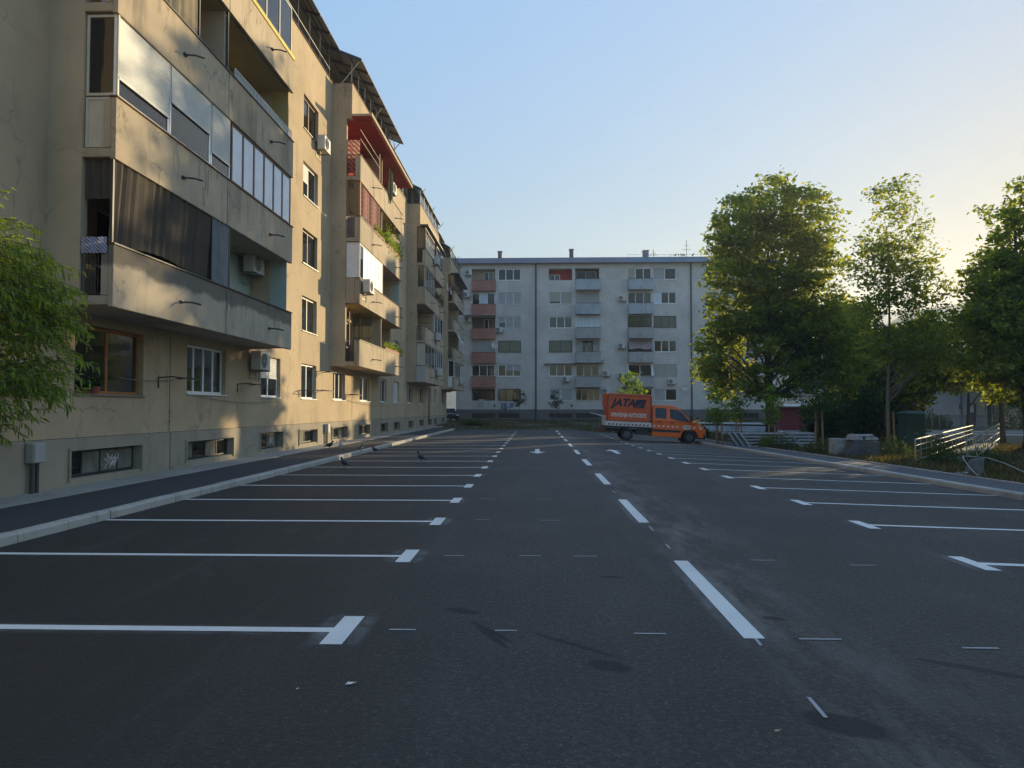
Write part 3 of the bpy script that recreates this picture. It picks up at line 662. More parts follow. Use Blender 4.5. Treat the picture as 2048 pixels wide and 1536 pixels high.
# bays
NF, NC = 1.3, .66        # balcony front, depth of the solid cheek
def vrail(parent, x0, x1, y0, y1, z0, z1, k, mat='metal_dark', name='railing', r=.009):
    m = MB()
    for z in (z0, z1): m.tube((x0, y0, z), (x1, y1, z), r*1.5, n=6)
    for i in range(k+1):
        t = i/k; m.tube((x0+(x1-x0)*t, y0+(y1-y0)*t, z0), (x0+(x1-x0)*t, y0+(y1-y0)*t, z1), r, n=5)
    return m.build(name, mat, parent)
def bracket(parent, y, z, L_=.42):
    m = MB(); x = XW+NF
    m.box(x, x+.05, y-.06, y+.06, z-.03, z+.03); m.path([(x+.03, y, z), (x+.25, y+.02, z-.01), (x+L_, y+.08, z-.05)], .022, 5); m.build('line_bracket', 'metal_dark', parent)
def hexbox(m, pts): m.hexa(pts)
balc = {}
for bi, (a, c_) in enumerate(BAYS):
    for (y0, y1) in ((a, a+.2), (c_-.2, c_)):
        if bi == 3 and y0 > 78: continue
        m = MB(); m.box(XW, XW+NC, y0, y1, zb(0)-.02, zb(4)+.1); m.build('bay_cheek', 'ochre_side', lb)
    for k in range(5):
        z = zb(k); m = MB()
        if k < 4:
            m.box(XW+.002, XW+NF-.1, a+.004, c_-.004, z, z+.17)
            m.box(XW+NF-.1, XW+NF, a-.01, c_+.01, z-.04, z+1.12)
            m.box(XW+NC+.002, XW+NF-.102, c_-.1, c_+.002, z+.172, z+1.1)
            if bi != 0 or k != 0: pass
            m.box(XW+NF-.24, XW+NF-.102, a-.006, a+.10, z+.172, z+1.1)
        else:
            m.box(XW+.002, XW+NF-.35, a+.004, c_-.004, z, z+.17)
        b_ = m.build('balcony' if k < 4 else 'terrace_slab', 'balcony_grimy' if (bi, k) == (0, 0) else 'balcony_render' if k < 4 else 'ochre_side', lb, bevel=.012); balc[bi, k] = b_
        if k < 4:
            q = MB(); q.box(XW+NF-.13, XW+NF+.03, a-.03, c_+.02, z+1.122, z+1.15); q.build('parapet_cap', ['metal_dark', 'rust', 'metal_dark', 'rust'][k] if (bi, k) != (0, 3) else 'yellow_trim', b_)
            ym = (a+c_)/2; j = MB(); j.box(XW+NF-.001, XW+NF+.006, ym-.012, ym+.012, z-.03, z+1.11); j.build('movement_joint', 'dark_frame', b_)
            for yb in (a+2.6, c_-2.0): bracket(b_, yb, z+.42)
            p_ = MB(); p_.box(XW+.02, XW+NF-.12, ym-.05, ym+.05, z+.17, z+2.74); p_.build('party_screen', 'ochre_side', b_)
    # terrace level: box parapet set back on the bay
    m = MB(); z = zb(4)
    m.box(XW+.78, XW+.9, a, c_, z+.17, ZTOP-.02); m.box(XW+.002, XW+.778, a+.002, a+.14, z+.17, ZTOP-.02); m.box(XW+.002, XW+.778, c_-.14, c_-.002, z+.17, ZTOP-.02)
    tp = m.build('terrace_parapet', 'ochre', lb, bevel=.01)
    q = MB(); q.box(XW+.76, XW+.93, a-.02, c_+.02, ZTOP-.018, ZTOP+.012); q.build('parapet_cap', 'rust', tp)
    # rail above with posts carrying the canopy
    m = MB(); n_ = 8
    for i in range(n_+1):
        y = a+.1+(c_-a-.2)*i/n_; m.tube((XW+.84, y, ZTOP), (XW+.84, y, ZTOP+.95), .022, n=6)
    for zz in (ZTOP+.93,): m.tube((XW+.84, a+.1, zz), (XW+.84, c_-.1, zz), .02, n=6)
    for i in range(0, n_+1, 4):
        y = a+.1+(c_-a-.2)*i/n_; m.tube((XW+.2, y, ZTOP-.2), (XW+1.25, y, 17.35), .025, n=6)
    m.build('terrace_railing', 'metal_grey', lb)
# canopies and main roof of corrugated sheet
def corr(name, x0, x1, z0, z1, y0, y1, parent, pitch=.18, amp=.025, mat='roof_sheet'):
    m = MB(); k = int((y1-y0)/pitch*4)
    for i in range(k+1):
        y = y0+(y1-y0)*i/k; dz = amp*math.sin(i*math.pi/2); m.v += [(x0, y, z0+dz), (x1, y, z1+dz), (x0, y, z0+dz-.012), (x1, y, z1+dz-.012)]
    for i in range(k):
        a_ = i*4; m.f += [(a_, a_+1, a_+5, a_+4), (a_+2, a_+6, a_+7, a_+3), (a_+1, a_+3, a_+7, a_+5), (a_, a_+4, a_+6, a_+2)]; m.m += [0]*4
    r_ = m.build(name, mat, parent, o=None)
    q = MB(); n_ = max(2, int((y1-y0)/1.3))
    for i in range(n_+1):
        y = y0+.05+(y1-y0-.1)*i/n_; q.hexa([(x0, y-.03, z0-.13), (x1, y-.03, z1-.13), (x1, y+.03, z1-.13), (x0, y+.03, z0-.13), (x0, y-.03, z0-.04), (x1, y-.03, z1-.04), (x1, y+.03, z1-.04), (x0, y+.03, z0-.04)])
    for t in (.0, .33, .66, .985):
        xx = x0+(x1-x0)*t; zz = z0+(z1-z0)*t; q.box(xx-.02, xx+.02, y0, y1, zz-.06, zz-.035)
    q.build('rafters', 'metal_dark', r_); return r_
for i, (a, c_) in enumerate(BAYS): corr('canopy', XW-.4, XW+[1.3, 1.32, 1.0, .9][i], 18.0, [17.35, 17.3, 17.3, 17.2][i], a-.1, c_+(.1 if i < 3 else -.1), lb)
gaps = [(YA-.2, 13.2), (23.45, 32.25), (42.85, 51.75), (62.15, 70.45)]
for (a, c_) in gaps: corr('roof_edge', XW-.4, XW+.35, 18.0, 17.72, a, c_, lb)
m = MB(); m.quad((XW-.3, YA-.2, 18.03), (XW-5.5, YA-.2, 19.6), (XW-5.5, YB+.2, 19.6), (XW-.3, YB+.2, 18.03)); m.quad((XW-5.5, YA-.2, 19.6), (XW-11.3, YA-.2, 17.9), (XW-11.3, YB+.2, 17.9), (XW-5.5, YB+.2, 19.6))
m.add([(XW-.5, YA-.2, 18.0), (XW-5.5, YA-.2, 19.55), (XW-11, YA-.2, 17.9)], [(0, 1, 2)]); m.add([(XW-.5, YB+.2, 18.0), (XW-5.5, YB+.2, 19.55), (XW-11, YB+.2, 17.9)], [(0, 1, 2)])
m.build('roof', 'roof_sheet', lb)
m = MB()
bw_h = [(u, u+1.6, ZTOP-1.1+.8, ZTOP+.9) for u in [3+4.2*i for i in range(18)]]
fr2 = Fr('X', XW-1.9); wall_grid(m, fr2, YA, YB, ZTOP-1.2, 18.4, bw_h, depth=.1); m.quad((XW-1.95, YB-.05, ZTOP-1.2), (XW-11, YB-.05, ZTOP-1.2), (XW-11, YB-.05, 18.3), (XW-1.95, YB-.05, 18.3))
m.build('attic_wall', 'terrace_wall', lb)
for h in bw_h: window(lb, fr2, h[0]+.01, h[1]-.01, h[2]+.01, h[3]-.01, 'gc', 'w', n=-.05, sill=False, name='attic_window')
for (a, c_) in gaps:
    m = MB(); k = max(2, int((c_-a)/1.4))
    for i in range(k+1):
        y = a+.1+(c_-a-.2)*i/k; m.tube((XW-.08, y, ZTOP), (XW-.08, y, 17.85), .02, n=6)
    m.tube((XW-.08, a, ZTOP+.55), (XW-.08, c_, ZTOP+.55), .016, n=6)
    for i in range(int((c_-a)/.25)): m.tube((XW-.08, a+i*.25, ZTOP+.02), (XW-.08, a+i*.25, ZTOP+.55), .005, n=4)
    m.build('terrace_railing', 'metal_grey', lb)
    q = MB(); q.box(XW-.14, XW+.04, a-.1, c_+.1, ZTOP+.002, ZTOP+.03); q.build('parapet_cap', 'rust', lb)
for y0, y1, mat in [(43.2, 51.5, 'white_pvc'), (62.4, 70.2, 'cream_pvc')]:
    window(lb, Fr('X', XW+.02), y0, y1, ZTOP+.03, 17.7, 'cgcgc', 'c', n=0, sill=False, name='terrace_glazing', label='row of pale glazed screens enclosing the roof terrace')
window(lb, Fr('X', XW+.9), 52.0, 61.8, ZTOP+.03, 17.4, 'ycycy', 'c', n=-.02, sill=False, name='terrace_glazing')
window(lb, Fr('X', XW+.9), 70.8, 79.5, ZTOP+.03, 17.25, 'ycycy', 'c', n=-.02, sill=False, name='terrace_glazing')
m = MB(); m.box(XW+.2, XW+.85, 51.96, 52.0, ZTOP+.05, 17.4); m.box(XW+.2, XW+.85, 70.76, 70.8, ZTOP+.05, 17.3); m.build('glazed_end', 'glass_green', lb)

BF = Fr('X', XW+NF-.05)   # plane of balcony glazing
def endpanel(b_, a, z0, z1, spec, col, n0=NC+.02, n1=NF-.02):
    """glazed or panelled end of a balcony, facing the viewer"""
    fe = Fr('Y', a+.06); return window(b_, fe, XW+n0, XW+n1, z0, z1, spec, col, n=0, sill=False, name='end_screen', fw=.05)
# --- bay 1
a, c_ = BAYS[0]; A1 = a
b_ = balc[0, 0]; z = zb(0)
vrail(b_, XW+NC+.02, XW+NF-.25, a+.04, a+.04, z+.2, z+1.25, 6)
folds(BF, a+.1, a+4.9, 0, z+1.25, z+2.75, .035, 60, slope=-.1, hem=.05).build('awning_curtain', 'net_brown', b_, label='brown weathered curtain hung across the balcony')
m = folds(Fr('Y', a+.1), XW+NC+.02, XW+NF-.08, 0, z+2.0, z+2.75, .03, 10); m.build('awning_curtain', 'net_brown', b_)
folds(BF, a+4.2, a+5.15, .01, z+1.0, z+2.75, .03, 14).build('awning_curtain', 'cloth_grey', b_, label='grey curtain panel at the middle of the balcony')
m = MB(); m.box(XW+NF-.09, XW+NF-.04, a+5.2, a+5.26, z+1.15, z+2.75); m.box(XW+NF-.09, XW+NF-.04, a+.0, a+.05, z+1.15, z+2.75); m.build('post', 'metal_dark', b_)
m = MB(); m.box(XW+.025, XW+NF-.13, c_-.16, c_-.11, z+.18, z+2.74); m.box(XW+.004, XW+.02, a+5.1, c_-.1, z+.2, z+2.74); m.build('mint_wall', 'mint', b_)
m = MB(); m.box(XW+.01, XW+.9, a+5.08, a+5.12, z+.2, z+2.72); m.build('mint_wall', 'mint', b_)
m = folds(Fr('Y', a-.02), XW+NC+.05, XW+NF-.12, .02, z+.95, z+1.25, .02, 8); t = m.build('bedding', 'bedding', o=(XW+1, a, z+1)); tag(t, 'patterned bedding folded over the black end railing of the lowest near balcony', 'bedding')
# floor 2
b_ = balc[0, 1]; z = zb(1)
endpanel(b_, a, z+1.18, z+2.72, 'g', 'c'); q = endpanel(b_, a, z+.2, z+1.15, 'p', 'c')
zz0, zz1 = z+1.16, z+2.72
window(b_, BF, a+.05, a+2.05, zz0, zz1, 't', 'w', n=0, sill=False, name='glazed_screen'); window(b_, BF, a+2.08, a+4.05, zz0, zz1, 'h', 'w', n=0, sill=False, name='glazed_screen'); window(b_, BF, a+4.08, a+5.2, zz0, zz1, 't', 'w', n=0, sill=False, name='glazed_screen')
window(b_, BF, a+5.3, c_-.05, zz0, zz1, 'bbbbbb', 'b', n=0, sill=False, name='glazed_screen', fw=.07)
t = folds(BF, a+.5, a+1.9, -.16, zz0-.1, zz0+.9, .03, 10).build('hanging_cloth', 'cloth_lime', o=(XW+1, a+1.5, zz0)); tag(t, 'lime green cloth hanging behind the half-lowered roller shutter', 'cloth')
t = folds(BF, a+2.2, a+2.9, -.2, zz0-.2, zz0+.75, .03, 10).build('hanging_cloth', 'cloth_white', o=(XW+1, a+2.5, zz0)); tag(t, 'white cloth hung in the dark opening of the second-floor balcony', 'cloth')
# floor 3
b_ = balc[0, 2]; z = zb(2)
folds(BF, a+.05, a+3.3, 0, z+1.16, z+2.72, .04, 34).build('awning_curtain', 'net_sand', b_, label='sand coloured net curtain closing the left half')
m = MB()
m.box(XW+NF-.09, XW+NF-.05, a+3.4, a+3.45, z+1.16, z+2.72); m.build('post', 'dark_frame', b_); m = MB(); m.box(XW+NF-.09, XW+NF-.05, a+5.0, a+5.05, z+1.16, z+2.72)
for zq in (1.3, 1.75, 2.2, 2.65): m.box(XW+.3, XW+NF-.09, a+5.0, a+5.04, z+zq, z+zq+.04)
m.build('divider_frame', 'dark_frame', b_)
m = MB(); m.box(XW+.32, XW+NF-.1, a+5.015, a+5.025, z+.3, z+2.6); m.build('divider_glass', 'glass_green', b_)
vrail(b_, XW+NF-.03, XW+NF-.03, a+5.4, c_-.1, z+1.17, z+1.42, 44, 'white_pvc', 'low_railing', .012)
m = MB(); m.box(XW+.03, XW+NF-.12, c_-.17, c_-.11, z+.2, z+2.72); m.box(XW+.003, XW+.03, a+5.1, c_-.2, z+2.3, z+2.72); m.build('yellow_wall', 'yellow_wall', b_)
m = MB(); m.box(XW+.04, XW+NF-.14, a+.2, c_-.2, z+2.70, z+2.735); m.build('balcony_ceiling', 'yellow_wall', b_)
m = MB(); m.box(XW+.04, XW+NF-.14, a+.2, c_-.2, zb(3)+2.70, zb(3)+2.735); m.box(XW+.03, XW+NF-.12, c_-.17, c_-.11, zb(3)+.2, zb(3)+2.69); m.build('balcony_ceiling', 'yellow_wall', balc[0, 3])
window(balc[0, 3], BF, c_-3.4, c_-.1, zb(3)+1.17, zb(3)+2.7, 'cgc', 'c', n=0, sill=False, name='glazed_screen')
m = MB(); m.box(XW+NF+.002, XW+NF+.03, a+6.4, c_, zb(3)+1.02, zb(3)+1.12); m.build('yellow_flashing', 'yellow_trim', balc[0, 3])
# --- bay 2
a, c_ = BAYS[1]; ym = (a+c_)/2
b_ = balc[1, 0]; z = zb(0)
vrail(b_, XW+NC+.02, XW+NF-.22, a+.04, a+.04, z+.2, z+1.15, 8)
m = MB()
m.box(XW+.5, XW+.55, a+1.2, a+1.25, z+.2, z+2.72); m.build('post', 'dark_frame', b_); m = MB(); m.box(XW+.5, XW+.55, a+3.2, a+3.25, z+.2, z+2.72)
for zq in (.9, 1.5, 2.1, 2.65): m.box(XW+.2, XW+NF-.1, a+3.2, a+3.24, z+zq, z+zq+.035)
m.build('divider_frame', 'dark_frame', b_); m = MB(); m.box(XW+.2, XW+NF-.12, a+3.215, a+3.225, z+.3, z+2.6); m.build('divider_glass', 'glass_green', b_)
m = MB(); m.box(XW+.04, XW+NF-.13, a+.21, c_-.12, zb(1)-.04, zb(1)-.004); m.build('balcony_ceiling', 'yellow_wall', b_)
b_ = balc[1, 1]; z = zb(1)
endpanel(b_, a, z+1.16, z+2.72, 'p', 'w'); m = MB(); m.box(XW+NC+.01, XW+NF-.25, a+.02, a+.08, z+.172, z+1.13); m.build('end_panel', 'ochre_side', b_)
window(b_, BF, a+.05, a+5.1, z+1.16, z+2.72, 'gppppp'[0:6], 'w', n=0, sill=False, name='glazed_screen')
m = MB(); m.box(XW+.01, XW+NF-.15, c_-.18, c_-.11, z+.2, z+2.72); m.build('pale_wall', 'mint', b_)
b_ = balc[1, 2]; z = zb(2)
vrail(b_, XW+NC+.02, XW+NF-.22, a+.04, a+.04, z+.2, z+1.15, 8, 'metal_grey'); endpanel(b_, a, z+1.2, z+2.72, 'y', 'o')
folds(BF, a+.1, a+4.6, -.02, z+1.25, z+2.7, .05, 44, hem=.08).build('striped_curtain', 'cloth_redstripe', b_, label='red and white striped curtain drawn across the balcony')
m = MB(); m.box(XW+.04, XW+NF-.13, a+.21, c_-.12, zb(3)-.04, zb(3)-.004); m.build('balcony_ceiling', 'yellow_wall', b_)
b_ = balc[1, 3]; z = zb(3)
vrail(b_, XW+NC+.02, XW+NF-.22, a+.04, a+.04, z+.2, z+1.15, 8, 'red_paint')
m = MB(); m.box(XW+.003, XW+.04, a+.2, ym-.1, z+.2, z+2.7); m.box(XW+.05, XW+NC, a+.204, a+.23, z+.2, z+2.7); m.build('red_wall', 'red_paint', b_)
folds(Fr('Y', a+.3), XW+.3, XW+NF-.1, 0, z+.4, z+1.9, .04, 14).build('red_curtain', 'cloth_redstripe', b_)
m = MB(); m.tube((XW+NF-.05, a+.1, z+2.3), (XW+NF-.05, a+4.2, z+2.3), .012); m.tube((XW+NF-.05, a+.1, z+1.9), (XW+NF-.05, a+4.2, z+1.9), .012); m.box(XW+NF-.09, XW+NF-.04, a+4.2, a+4.25, z+1.15, z+2.7); m.build('drying_rail', 'metal_grey', b_)
m = MB(); zc = zb(4); m.box(XW+.92, XW+1.82, a-.25, c_+.2, zc+.03, zc+.12); m.box(XW+1.78, XW+1.86, a-.27, c_+.22, zc-.0, zc+.16)
aw = m.build('balcony_roof', 'ochre_side', lb); m = MB(); m.box(XW+.02, XW+1.77, a+.21, c_-.21, zc-.035, zc-.004); m.build('red_soffit', 'red_paint', aw); m = MB(); m.box(XW+.93, XW+1.775, a-.23, c_+.18, zc+.0, zc+.026); m.build('red_soffit', 'red_paint', aw)
t = folds(BF, c_-4.3, c_-3.3, .12, z+.9, z+2.5, .05, 12, hem=.2).build('hanging_cloth', 'cloth_greendark', o=(XW+1.3, c_-4, z+1)); tag(t, 'dark green cloth hanging from the balcony under the red soffit', 'cloth')
# --- bay 3
a, c_ = BAYS[2]; ym = (a+c_)/2
b_ = balc[2, 0]; z = zb(0); endpanel(b_, a, z+1.16, z+2.72, 'p', 'c'); m = MB(); m.box(XW+NC+.01, XW+NF+.0, a-.08, a-.02, z-.02, z+1.12); m.build('end_panel', 'shutter_grey', b_)
window(b_, BF, a+.05, ym-.05, z+1.16, z+2.72, 'ggg', 'c', n=0, sill=False, name='glazed_screen'); window(b_, BF, ym+.05, c_-.05, z+1.16, z+2.72, 'cgcg', 'w', n=0, sill=False, name='glazed_screen')
b_ = balc[2, 1]; z = zb(1); vrail(b_, XW+NC+.02, XW+NF-.22, a+.04, a+.04, z+.2, z+1.15, 8)
m = MB()
for zq in (1.3, 1.75, 2.2, 2.65): m.box(XW+.2, XW+NF-.1, a+3.2, a+3.24, z+zq, z+zq+.035)
m.build('divider_frame', 'dark_frame', b_); window(b_, BF, ym+.1, c_-.05, z+1.16, z+2.72, 'cgg', 'w', n=0, sill=False, name='glazed_screen')
b_ = balc[2, 2]; z = zb(2); endpanel(b_, a, z+1.16, z+2.72, 'y', 'c'); m = MB(); m.box(XW+NC+.01, XW+NF-.25, a+.02, a+.08, z+.172, z+1.13); m.build('end_panel', 'ochre_side', b_)
window(b_, BF, a+.05, ym-.05, z+1.16, z+2.72, 'cccccc', 'c', n=0, sill=False, name='glazed_screen')
b_ = balc[2, 3]; z = zb(3); endpanel(b_, a, z+1.2, z+2.72, 'y', 'b'); vrail(b_, XW+NC+.02, XW+NF-.22, a+.04, a+.04, z+.2, z+1.15, 8, 'brown_wood')
window(b_, BF, a+.05, ym-.05, z+1.16, z+2.72, 'ygygygy', 'b', n=0, sill=False, name='glazed_screen', rail=.5); window(b_, BF, ym+1.2, c_-.05, z+1.16, z+2.72, 'ccc', 'w', n=0, sill=False, name='glazed_screen')
m = MB(); m.box(XW+.92, XW+1.5, a-.15, c_+.1, zb(4)+.02, zb(4)+.11); m.build('balcony_roof', 'metal_dark', lb)
# --- bay 4
a, c_ = BAYS[3]; ym = (a+c_)/2
b_ = balc[3, 0]; z = zb(0); endpanel(b_, a, z+1.16, z+2.72, 'g', 'w'); endpanel(b_, a, z+.2, z+1.14, 'p', 'w'); window(b_, BF, a+.05, ym+1, z+1.16, z+2.72, 'gcg', 'w', n=0, sill=False, name='glazed_screen')
for k in (1, 2): vrail(balc[3, k], XW+NC+.02, XW+NF-.22, a+.04, a+.04, zb(k)+.2, zb(k)+1.15, 8)
folds(BF, a+1, a+5, .1, zb(1)+1.9, zb(1)+2.7, .05, 20, slope=.35).build('awning_curtain', 'cloth_white', balc[3, 1])
b_ = balc[3, 3]; z = zb(3); endpanel(b_, a, z+1.16, z+2.72, 'y', 'b'); window(b_, BF, a+.05, c_-.3, z+1.16, z+2.72, 'ygygyg', 'b', n=0, sill=False, name='glazed_screen', rail=.4)
m = MB(); m.box(XW+.92, XW+1.7, a-.2, c_, zb(4)+.0, zb(4)+.09); m.build('balcony_roof', 'metal_dark', lb)
# downpipe and clothes lines on the wall
for y in (62.15, 31.6): 
    m = MB(); m.tube((XW+.09, y+.0, .3), (XW+.09, y, 3.5 if y < 40 else 3.5), .05, n=8); 
    if y > 40: m.build('downpipe', 'pipe_dark', lb)
def drier(y, z, w_=.9, out=.6):
    m = MB(); x = XW
    for yy in (y, y+w_): m.path([(x, yy, z), (x+out*.6, yy, z+.02), (x+out, yy, z-.02)], .016, 5)
    m.tube((x+out, y, z-.02), (x+out, y+w_, z-.02), .014, n=5); m.tube((x+out*.6, y, z+.02), (x+out*.6, y+w_, z+.02), .006, n=4); m.tube((x+.02, y, z-.25), (x+.02, y, z), .014, n=5)
    m.build('drying_rack', 'metal_dark', lb)
for (px, py) in [(352, 758), (497, 770), (612, 782), (640, 782), (645, 745), (700, 790)]:
    p = atX(px, py, XW); drier(p.y-.9, p.z)

# slack wires clipped along the wall
for (px0, py0, px1, py1, sag) in [(395, 793, 560, 800, .12), (235, 755, 352, 758, .06), (690, 800, 812, 806, .25)]:
    p = atX(px0, py0, XW); q = atX(px1, py1, XW); m = MB(); m.path([(XW+.05, p.y+(q.y-p.y)*i/10, p.z+(q.z-p.z)*i/10-sag*4*(i/10)*(1-i/10)) for i in range(11)], .008, 4); m.build('slack_wire', 'cable', lb)

# ================================================================ BLOCK AT THE END OF THE LOT
YE = 84.5; EF = Fr('Y', YE); XE0, XE1 = -9.15, 27.6
eb = empty('apartment_building', (9, 90, 0), 'pale grey six-storey apartment block across the far end of the lot', 'building')
def X(px): return (px-1072)*YE/FPX+.0
PX = {'A': (943, 990), 'B': (996, 1042), 'C': (1098, 1145), 'D': (1151, 1199), 'E': (1255, 1303), 'F': (1307, 1352), 'G': (1410, 1456), 'H': (1464, 1512), 'I': (1570, 1610)}
CX = {k: (X(v[0])-.0, X(v[1])) for k, v in PX.items()}
def rz(r): return 2.60+2.76*(r-1)      # sill of row r
HW = 1.36
BAL = 'ADEH'
log = {('A', 6): 'ochre_side', ('A', 4): 'interior_wall', ('C', 6): 'red_paint', ('D', 6): 'dark_red_paint', ('D', 3): 'interior_wall', ('A', 1): 'brown_wood'}
EW = {
 ('A', 6): None, ('A', 5): ('gbg', 'w'), ('A', 4): None, ('A', 3): ('sss', 'c'), ('A', 2): ('gcg', 'w'), ('A', 1): None,
 ('B', 6): ('ggg', 'w'), ('B', 5): ('sss', 'w'), ('B', 4): ('hss', 'w'), ('B', 3): ('ee', 'd'), ('B', 2): ('ghh', 'w'), ('B', 1): ('cyc', 'd'),
 ('C', 6): None, ('C', 5): ('ts', 'w'), ('C', 4): ('ccc', 'w'), ('C', 3): ('ee', 'd'), ('C', 2): ('PPg', 'w'), ('C', 1): ('ss', 'w'),
 ('D', 6): None, ('D', 5): ('ss', 'c'), ('D', 4): ('bbb', 'w'), ('D', 3): None, ('D', 2): ('gcP', 'w'), ('D', 1): ('ggyy', 'c'),
 ('E', 6): ('sgg', 'w'), ('E', 5): ('ggc', 'w'), ('E', 4): ('eee', 'd'), ('E', 3): ('gg', 'd'), ('E', 2): ('gc', 'w'), ('E', 1): ('cg', 'w'),
 ('F', 6): ('sg', 'w'), ('F', 5): ('bgg', 'w'), ('F', 4): ('eee', 'd'), ('F', 3): ('ggg', 'w'), ('F', 2): ('sss', 'c'), ('F', 1): ('sg', 'w'),
}
for c in 'GHI':
    for r in range(1, 7): EW[c, r] = [('ggg', 'w'), ('ss', 'w'), ('cg', 'w'), ('gc', 'w'), ('hh', 'c'), ('ccg', 'w')][(ord(c)*3+r) % 6]
holes = []; bas = []
for (c, r), v in EW.items():
    a, b2 = CX[c]; z0 = rz(r); 
    holes.append((a, b2, z0, z0+HW, 1.0 if v is None else .14))
for c in CX: bas.append((CX[c][0], CX[c][1], .58, 1.18))
m = MB(); wall_grid(m, EF, XE0, XE1, 1.6, 18.3, holes)
for x in (XE0, XE1): m.quad((x, YE, 0), (x, YE+11, 0), (x, YE+11, 18.3), (x, YE, 18.3))
m.quad((XE0, YE+11, 0), (XE1, YE+11, 0), (XE1, YE+11, 18.3), (XE0, YE+11, 18.3)); m.build('wall', 'grey_wall', eb)
m = MB(); wall_grid(m, EF, XE0-.02, XE1+.02, -.2, 1.58, bas, n=.03); m.quad(EF.pt(XE0, .03, 1.58), EF.pt(XE1, .03, 1.58), EF.pt(XE1, -.02, 1.6), EF.pt(XE0, -.02, 1.6)); m.quad((XE0-.02, YE-.03, -.2), (XE0-.02, YE+11, -.2), (XE0-.02, YE+11, 1.58), (XE0-.02, YE-.03, 1.58)); m.build('plinth', 'grey_plinth', eb)
for i in range(6):
    m = MB(); m.box(XE0+.1, XE1-.1, YE+1.05, YE+10.9, 1.9+2.76*i, 2.1+2.76*i); m.build('floor_slab', 'interior_wall', eb)
for b2 in bas: window(eb, EF, b2[0]+.02, b2[1]-.02, b2[2]+.02, b2[3]-.02, 'kkk', 'm', n=-.1, sill=False, name='basement_window', fw=.05)
for (c, r), v in EW.items():
    a, b2 = CX[c]; z0 = rz(r)
    if v:
        balc_on = c in BAL and r > 1
        window(eb, EF, a+.01, b2-.01, z0+.01, z0+HW-.01, v[0], v[1], n=-.06 if not balc_on else .0, fw=.08, sill=not balc_on, shutter='shutter_grey' if (ord(c)+r) % 3 else 'shutter_beige')
    else:
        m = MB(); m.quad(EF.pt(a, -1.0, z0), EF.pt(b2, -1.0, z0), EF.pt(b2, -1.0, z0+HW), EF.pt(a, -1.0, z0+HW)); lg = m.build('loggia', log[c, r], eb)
        window(lg, EF, a+.5*(b2-a) if c == 'A' and r > 1 else a+.1, b2-.25 if c != 'C' else a+1.3, z0+.02, z0+HW-.2 if c != 'C' else z0+.8, 'gc' if c != 'A' or r > 1 else 'gyy', 'w' if r > 1 else 'b', n=-.9, sill=False)
        if c == 'D' and r == 3:
            for (p, q) in ((a, a+.8), (b2-.75, b2)): folds(EF, p, q, -.12, z0, z0+HW, .03, 8).build('curtain', 'curtain_pale', lg)
        if c == 'D' and r == 6: 
            mm = MB()
            for i in range(14): mm.tube(EF.pt(a+.2+i*.18, -.3, z0), EF.pt(a+.2+i*.18, -.3, z0+HW), .02, n=4)
            mm.build('screen_bars', 'metal_dark', lg)
# balcony boxes
for c in 'ADEH':
    for r in range(2, 7):
        a, b2 = CX[c]; zt = rz(r)-.02; m = MB(); col_ = 'red_render' if c == 'A' else ('blue_render' if r in (6, 5) and c in 'DE' else 'greyblue_render')
        if c == 'A': col_ = 'red_render'
        proud = .95 if c != 'A' else .5
        m.fbox(EF, a+.02, b2+.08, .004, proud, zt-1.22, zt-1.08); m.fbox(EF, a+.02, b2+.08, proud-.08, proud+.0, zt-1.08, zt); m.fbox(EF, a+.02, a+.1, .004, proud-.082, zt-1.08, zt); m.fbox(EF, b2, b2+.08, .004, proud-.082, zt-1.08, zt)
        bb = m.build('balcony', col_, eb, bevel=.012)
        q = MB(); q.fbox(EF, a-.0, b2+.1, proud-.1, proud+.03, zt+.002, zt+.04); q.build('parapet_cap', 'metal_dark', bb)
        q = MB(); q.fbox(EF, (a+b2)/2-.05, (a+b2)/2+.05, proud+.001, proud+.12, zt-.93, zt-.86); q.build('line_bracket', 'metal_dark', bb)
# awnings and slab canopies
m = MB(); m.fbox(EF, CX['A'][0]-.9, CX['A'][1]+.15, .0, .9, rz(4)+HW+.06, rz(4)+HW+.11); m.build('canopy_slab', 'greyblue_render', eb)
m = MB(); m.fbox(EF, CX['C'][0]-.5, CX['C'][1]+.3, .0, .5, rz(2)+HW+.08, rz(2)+HW+.13); m.build('canopy_slab', 'greyblue_render', eb)
m = MB(); m.fbox(EF, CX['D'][0]-.2, CX['D'][1]+.4, .0, 1.1, rz(2)+HW+.16, rz(2)+HW+.22); m.build('canopy_slab', 'blue_render', eb)
folds(EF, CX['E'][0]+.05, CX['E'][1]-.1, .15, rz(3)+.3, rz(3)+HW-.02, .03, 16, slope=.8, hem=.07).build('awning', 'cloth_pink', eb, label='faded pink fabric awning over a balcony')
m = MB(); m.add([EF.pt(CX['E'][0]-.1, .1, rz(2)+HW), EF.pt(CX['E'][0]+.0, .1, rz(2)+HW), EF.pt(CX['E'][0]+.1, .9, rz(2)), EF.pt(CX['E'][0]+.0, .9, rz(2))], [(0, 1, 2, 3)]); m.add([EF.pt(CX['E'][1]-.2, .1, rz(2)+HW), EF.pt(CX['E'][1]+.0, .1, rz(2)+HW), EF.pt(CX['E'][1]+.05, .9, rz(2)), EF.pt(CX['E'][1]-.1, .9, rz(2))], [(0, 1, 2, 3)]); m.build('awning_cheek', 'white_pvc', eb)
